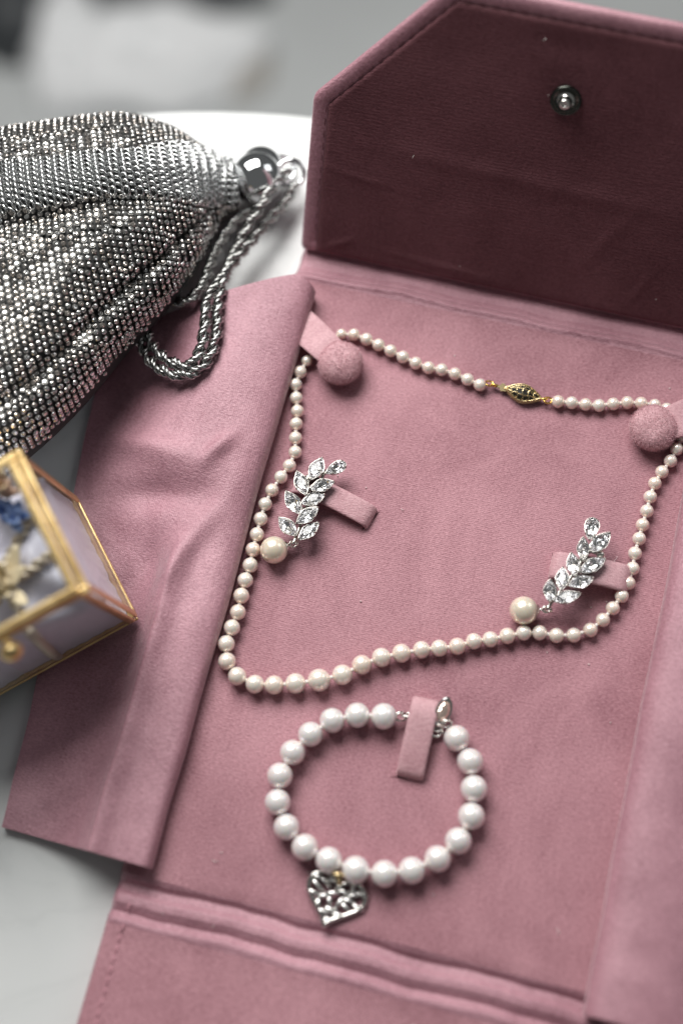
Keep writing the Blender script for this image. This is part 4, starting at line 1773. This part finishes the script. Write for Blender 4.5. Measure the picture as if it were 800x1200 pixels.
def twisted(pts, rad, name, label):
    path = resample(spline(pts, 16), 0.4)
    b = MB()
    x = None
    strands = [[], []]
    for i, p in enumerate(path):
        tg = (path[min(len(path) - 1, i + 1)] - path[max(0, i - 1)]).normalized()
        if x is None:
            x = basis(tg).col[0].copy()
        x = (x - tg * x.dot(tg)).normalized()
        y = tg.cross(x)
        for s in (0, 1):
            a = 6.283185 * i * 0.4 / 6.4 + s * math.pi
            strands[s].append(p + (x * math.cos(a) + y * math.sin(a)) * rad * 0.8)
    for s in (0, 1):
        b.tube(strands[s], rad * 0.72, 8)
    o = path[0]
    ob = b.build(name, MAT_CORD, None, origin=o)
    ob.location = o * S
    return tag(ob, label, "cord", "twisted cords in the glass box")


def on_sat(x, y, dz=1.2):
    return gw(x, y, sat_top(x, y) + dz)


def gpx(x, y, dz=1.2):
    """spot on the satin that the photograph shows at pixel x, y"""
    zw = 44.0
    for _ in range(6):
        q = GX.transposed() @ (at(x, y, zw) - GP)
        zl_ = sat_top(q.x, q.y) + dz
        zw += zl_ - q.z
    q.z = sat_top(q.x, q.y) + dz
    return gw(q.x, q.y, q.z)


twisted([gpx(22, 676), gpx(34, 669), gpx(48, 659), gpx(62, 649), gpx(68, 645, 1.4)], 1.15, "twisted_cord", "beige silver twisted cord crossing the satin to the right pane of the glass box")
twisted([gpx(40, 600), gpx(32, 612), gpx(24, 628), gpx(14, 650), gpx(6, 668), gpx(10, 690), gpx(24, 716)], 1.25, "twisted_cord", "beige silver twisted cord running down beside the blue petals in the glass box")


def on_pane(x, y, axis, val):
    """point just inside a pane (box axis = val) that the photograph shows at pixel x, y"""
    o = GX.transposed() @ (CAM_P - GP)
    d = GX.transposed() @ (at(x, y, 0) - CAM_P)
    q = o + d * ((val - o[axis]) / d[axis])
    return gw(q.x, q.y, q.z)


twisted([on_pane(32, 738, 1, 2.6), on_pane(40, 745, 1, 1.7), on_pane(50, 755, 1, 1.6), on_pane(61, 765, 1, 1.7), on_pane(72, 769, 1, 2.8)], 1.15, "twisted_cord", "beige silver twisted cord slanting behind the front pane of the glass box")


def petals(name, label, centre, mats, n, size, spread, seed, long=1.6):
    rr = random.Random(seed)
    t = thing(name, label, "dried flower", centre, group="dried flowers in the glass box")
    for k in range(n):
        a = rr.uniform(0, 6.283)
        el = rr.uniform(0.15, 1.2)
        d = V(math.cos(a) * math.cos(el), math.sin(a) * math.cos(el), math.sin(el))
        side = d.cross(V(0, 0, 1)).normalized()
        up = side.cross(d)
        base = centre + V(rr.uniform(-1, 1), rr.uniform(-1, 1), rr.uniform(0, 0.6)) * spread
        s = size * rr.uniform(0.7, 1.2)
        rows = []
        for i in range(6):
            f = i / 5
            wd = math.sin(math.pi * (0.08 + 0.88 * f)) ** 0.8 * s * 0.45
            rows.append([base + d * s * long * f + up * (0.3 * s * f * f) + side * wd * w + up * (abs(w) * wd * 0.35) for w in (-1, -0.4, 0.2, 1)])
        b = MB()
        b.grid(rows)
        o = b.build("petal", mats[rr.randrange(len(mats))], t, origin=centre)
        sm = o.modifiers.new("thickness", 'SOLIDIFY'); sm.thickness = 0.00025
    return t


petals("dried_flower", "blue dried flower under the glass lid", gpx(14, 604, 3.0), [MAT_BLUE, MAT_BLUE_PALE, MAT_BLUE_PALE], 20, 3.4, 2.2, 3)
petals("dried_flower", "straw yellow dried flower under the glass lid near the knob", gpx(-4, 692, 2.0), [MAT_STRAW], 40, 3.4, 4.0, 5, 2.4)
petals("dried_flower", "small blush dried flower at the far corner under the glass lid", gpx(2, 572, 3.0), [MAT_BLUSH, MAT_STRAW], 14, 3.6, 2.0, 9)

# ------------------------------------------------------------------ generic stand-ins for unidentified blurred shapes on the floor behind
FZ = FLOOR_Z


def heap(name, label, cat, c, rx, ry, h, mat, seed, fold=1.0):
    b = MB()
    rows = []
    for i in range(17):
        ph = (math.pi / 2) * i / 16
        row = []
        for j in range(48):
            a = 6.283185 * j / 48
            k = 1 + fold * 0.22 * vn(math.cos(a) * 2, math.sin(a) * 2, seed + ph)
            row.append(V(c.x + math.cos(a) * rx * k * math.cos(ph), c.y + math.sin(a) * ry * k * math.cos(ph), FZ + h * math.sin(ph) * (1 + fold * 0.25 * vn(a, ph * 3, seed))))
        rows.append(row)
    b.grid(rows, closed_u=True)
    o = b.build(name, mat, None, origin=V(c.x, c.y, FZ))
    o.location = V(c.x, c.y, FZ) * S
    return tag(o, label, cat, "white stand-in shapes on the floor" if cat == "cloth" else None)


heap("white_standin", "bright white blurred stand-in shape on the floor behind the table", "cloth", at(175, 75, FZ), 105, 60, 45, MAT_WHITE_STANDIN, 2.0)
heap("white_standin", "narrow white blurred stand-in shape beside the dark round one", "cloth", at(78, 62, FZ), 36, 70, 40, MAT_WHITE_STANDIN, 6.0)
heap("beige_standin", "beige blurred stand-in shape on the floor right of the white stand-in", "basket", at(276, 76, FZ), 36, 40, 18, MAT_BEIGE, 9.0, 0.3)
heap("dark_round_standin", "dark blurred round stand-in shape at the upper left corner", "bowl", at(22, 32, FZ), 42, 45, 50, MAT_CHARCOAL, 12.0, 0.1)
heap("dark_flat_standin", "dark blurred flat stand-in shape at the top edge behind the white stand-in", "tray", at(190, -4, FZ), 110, 24, 20, MAT_CHARCOAL, 15.0, 0.2)
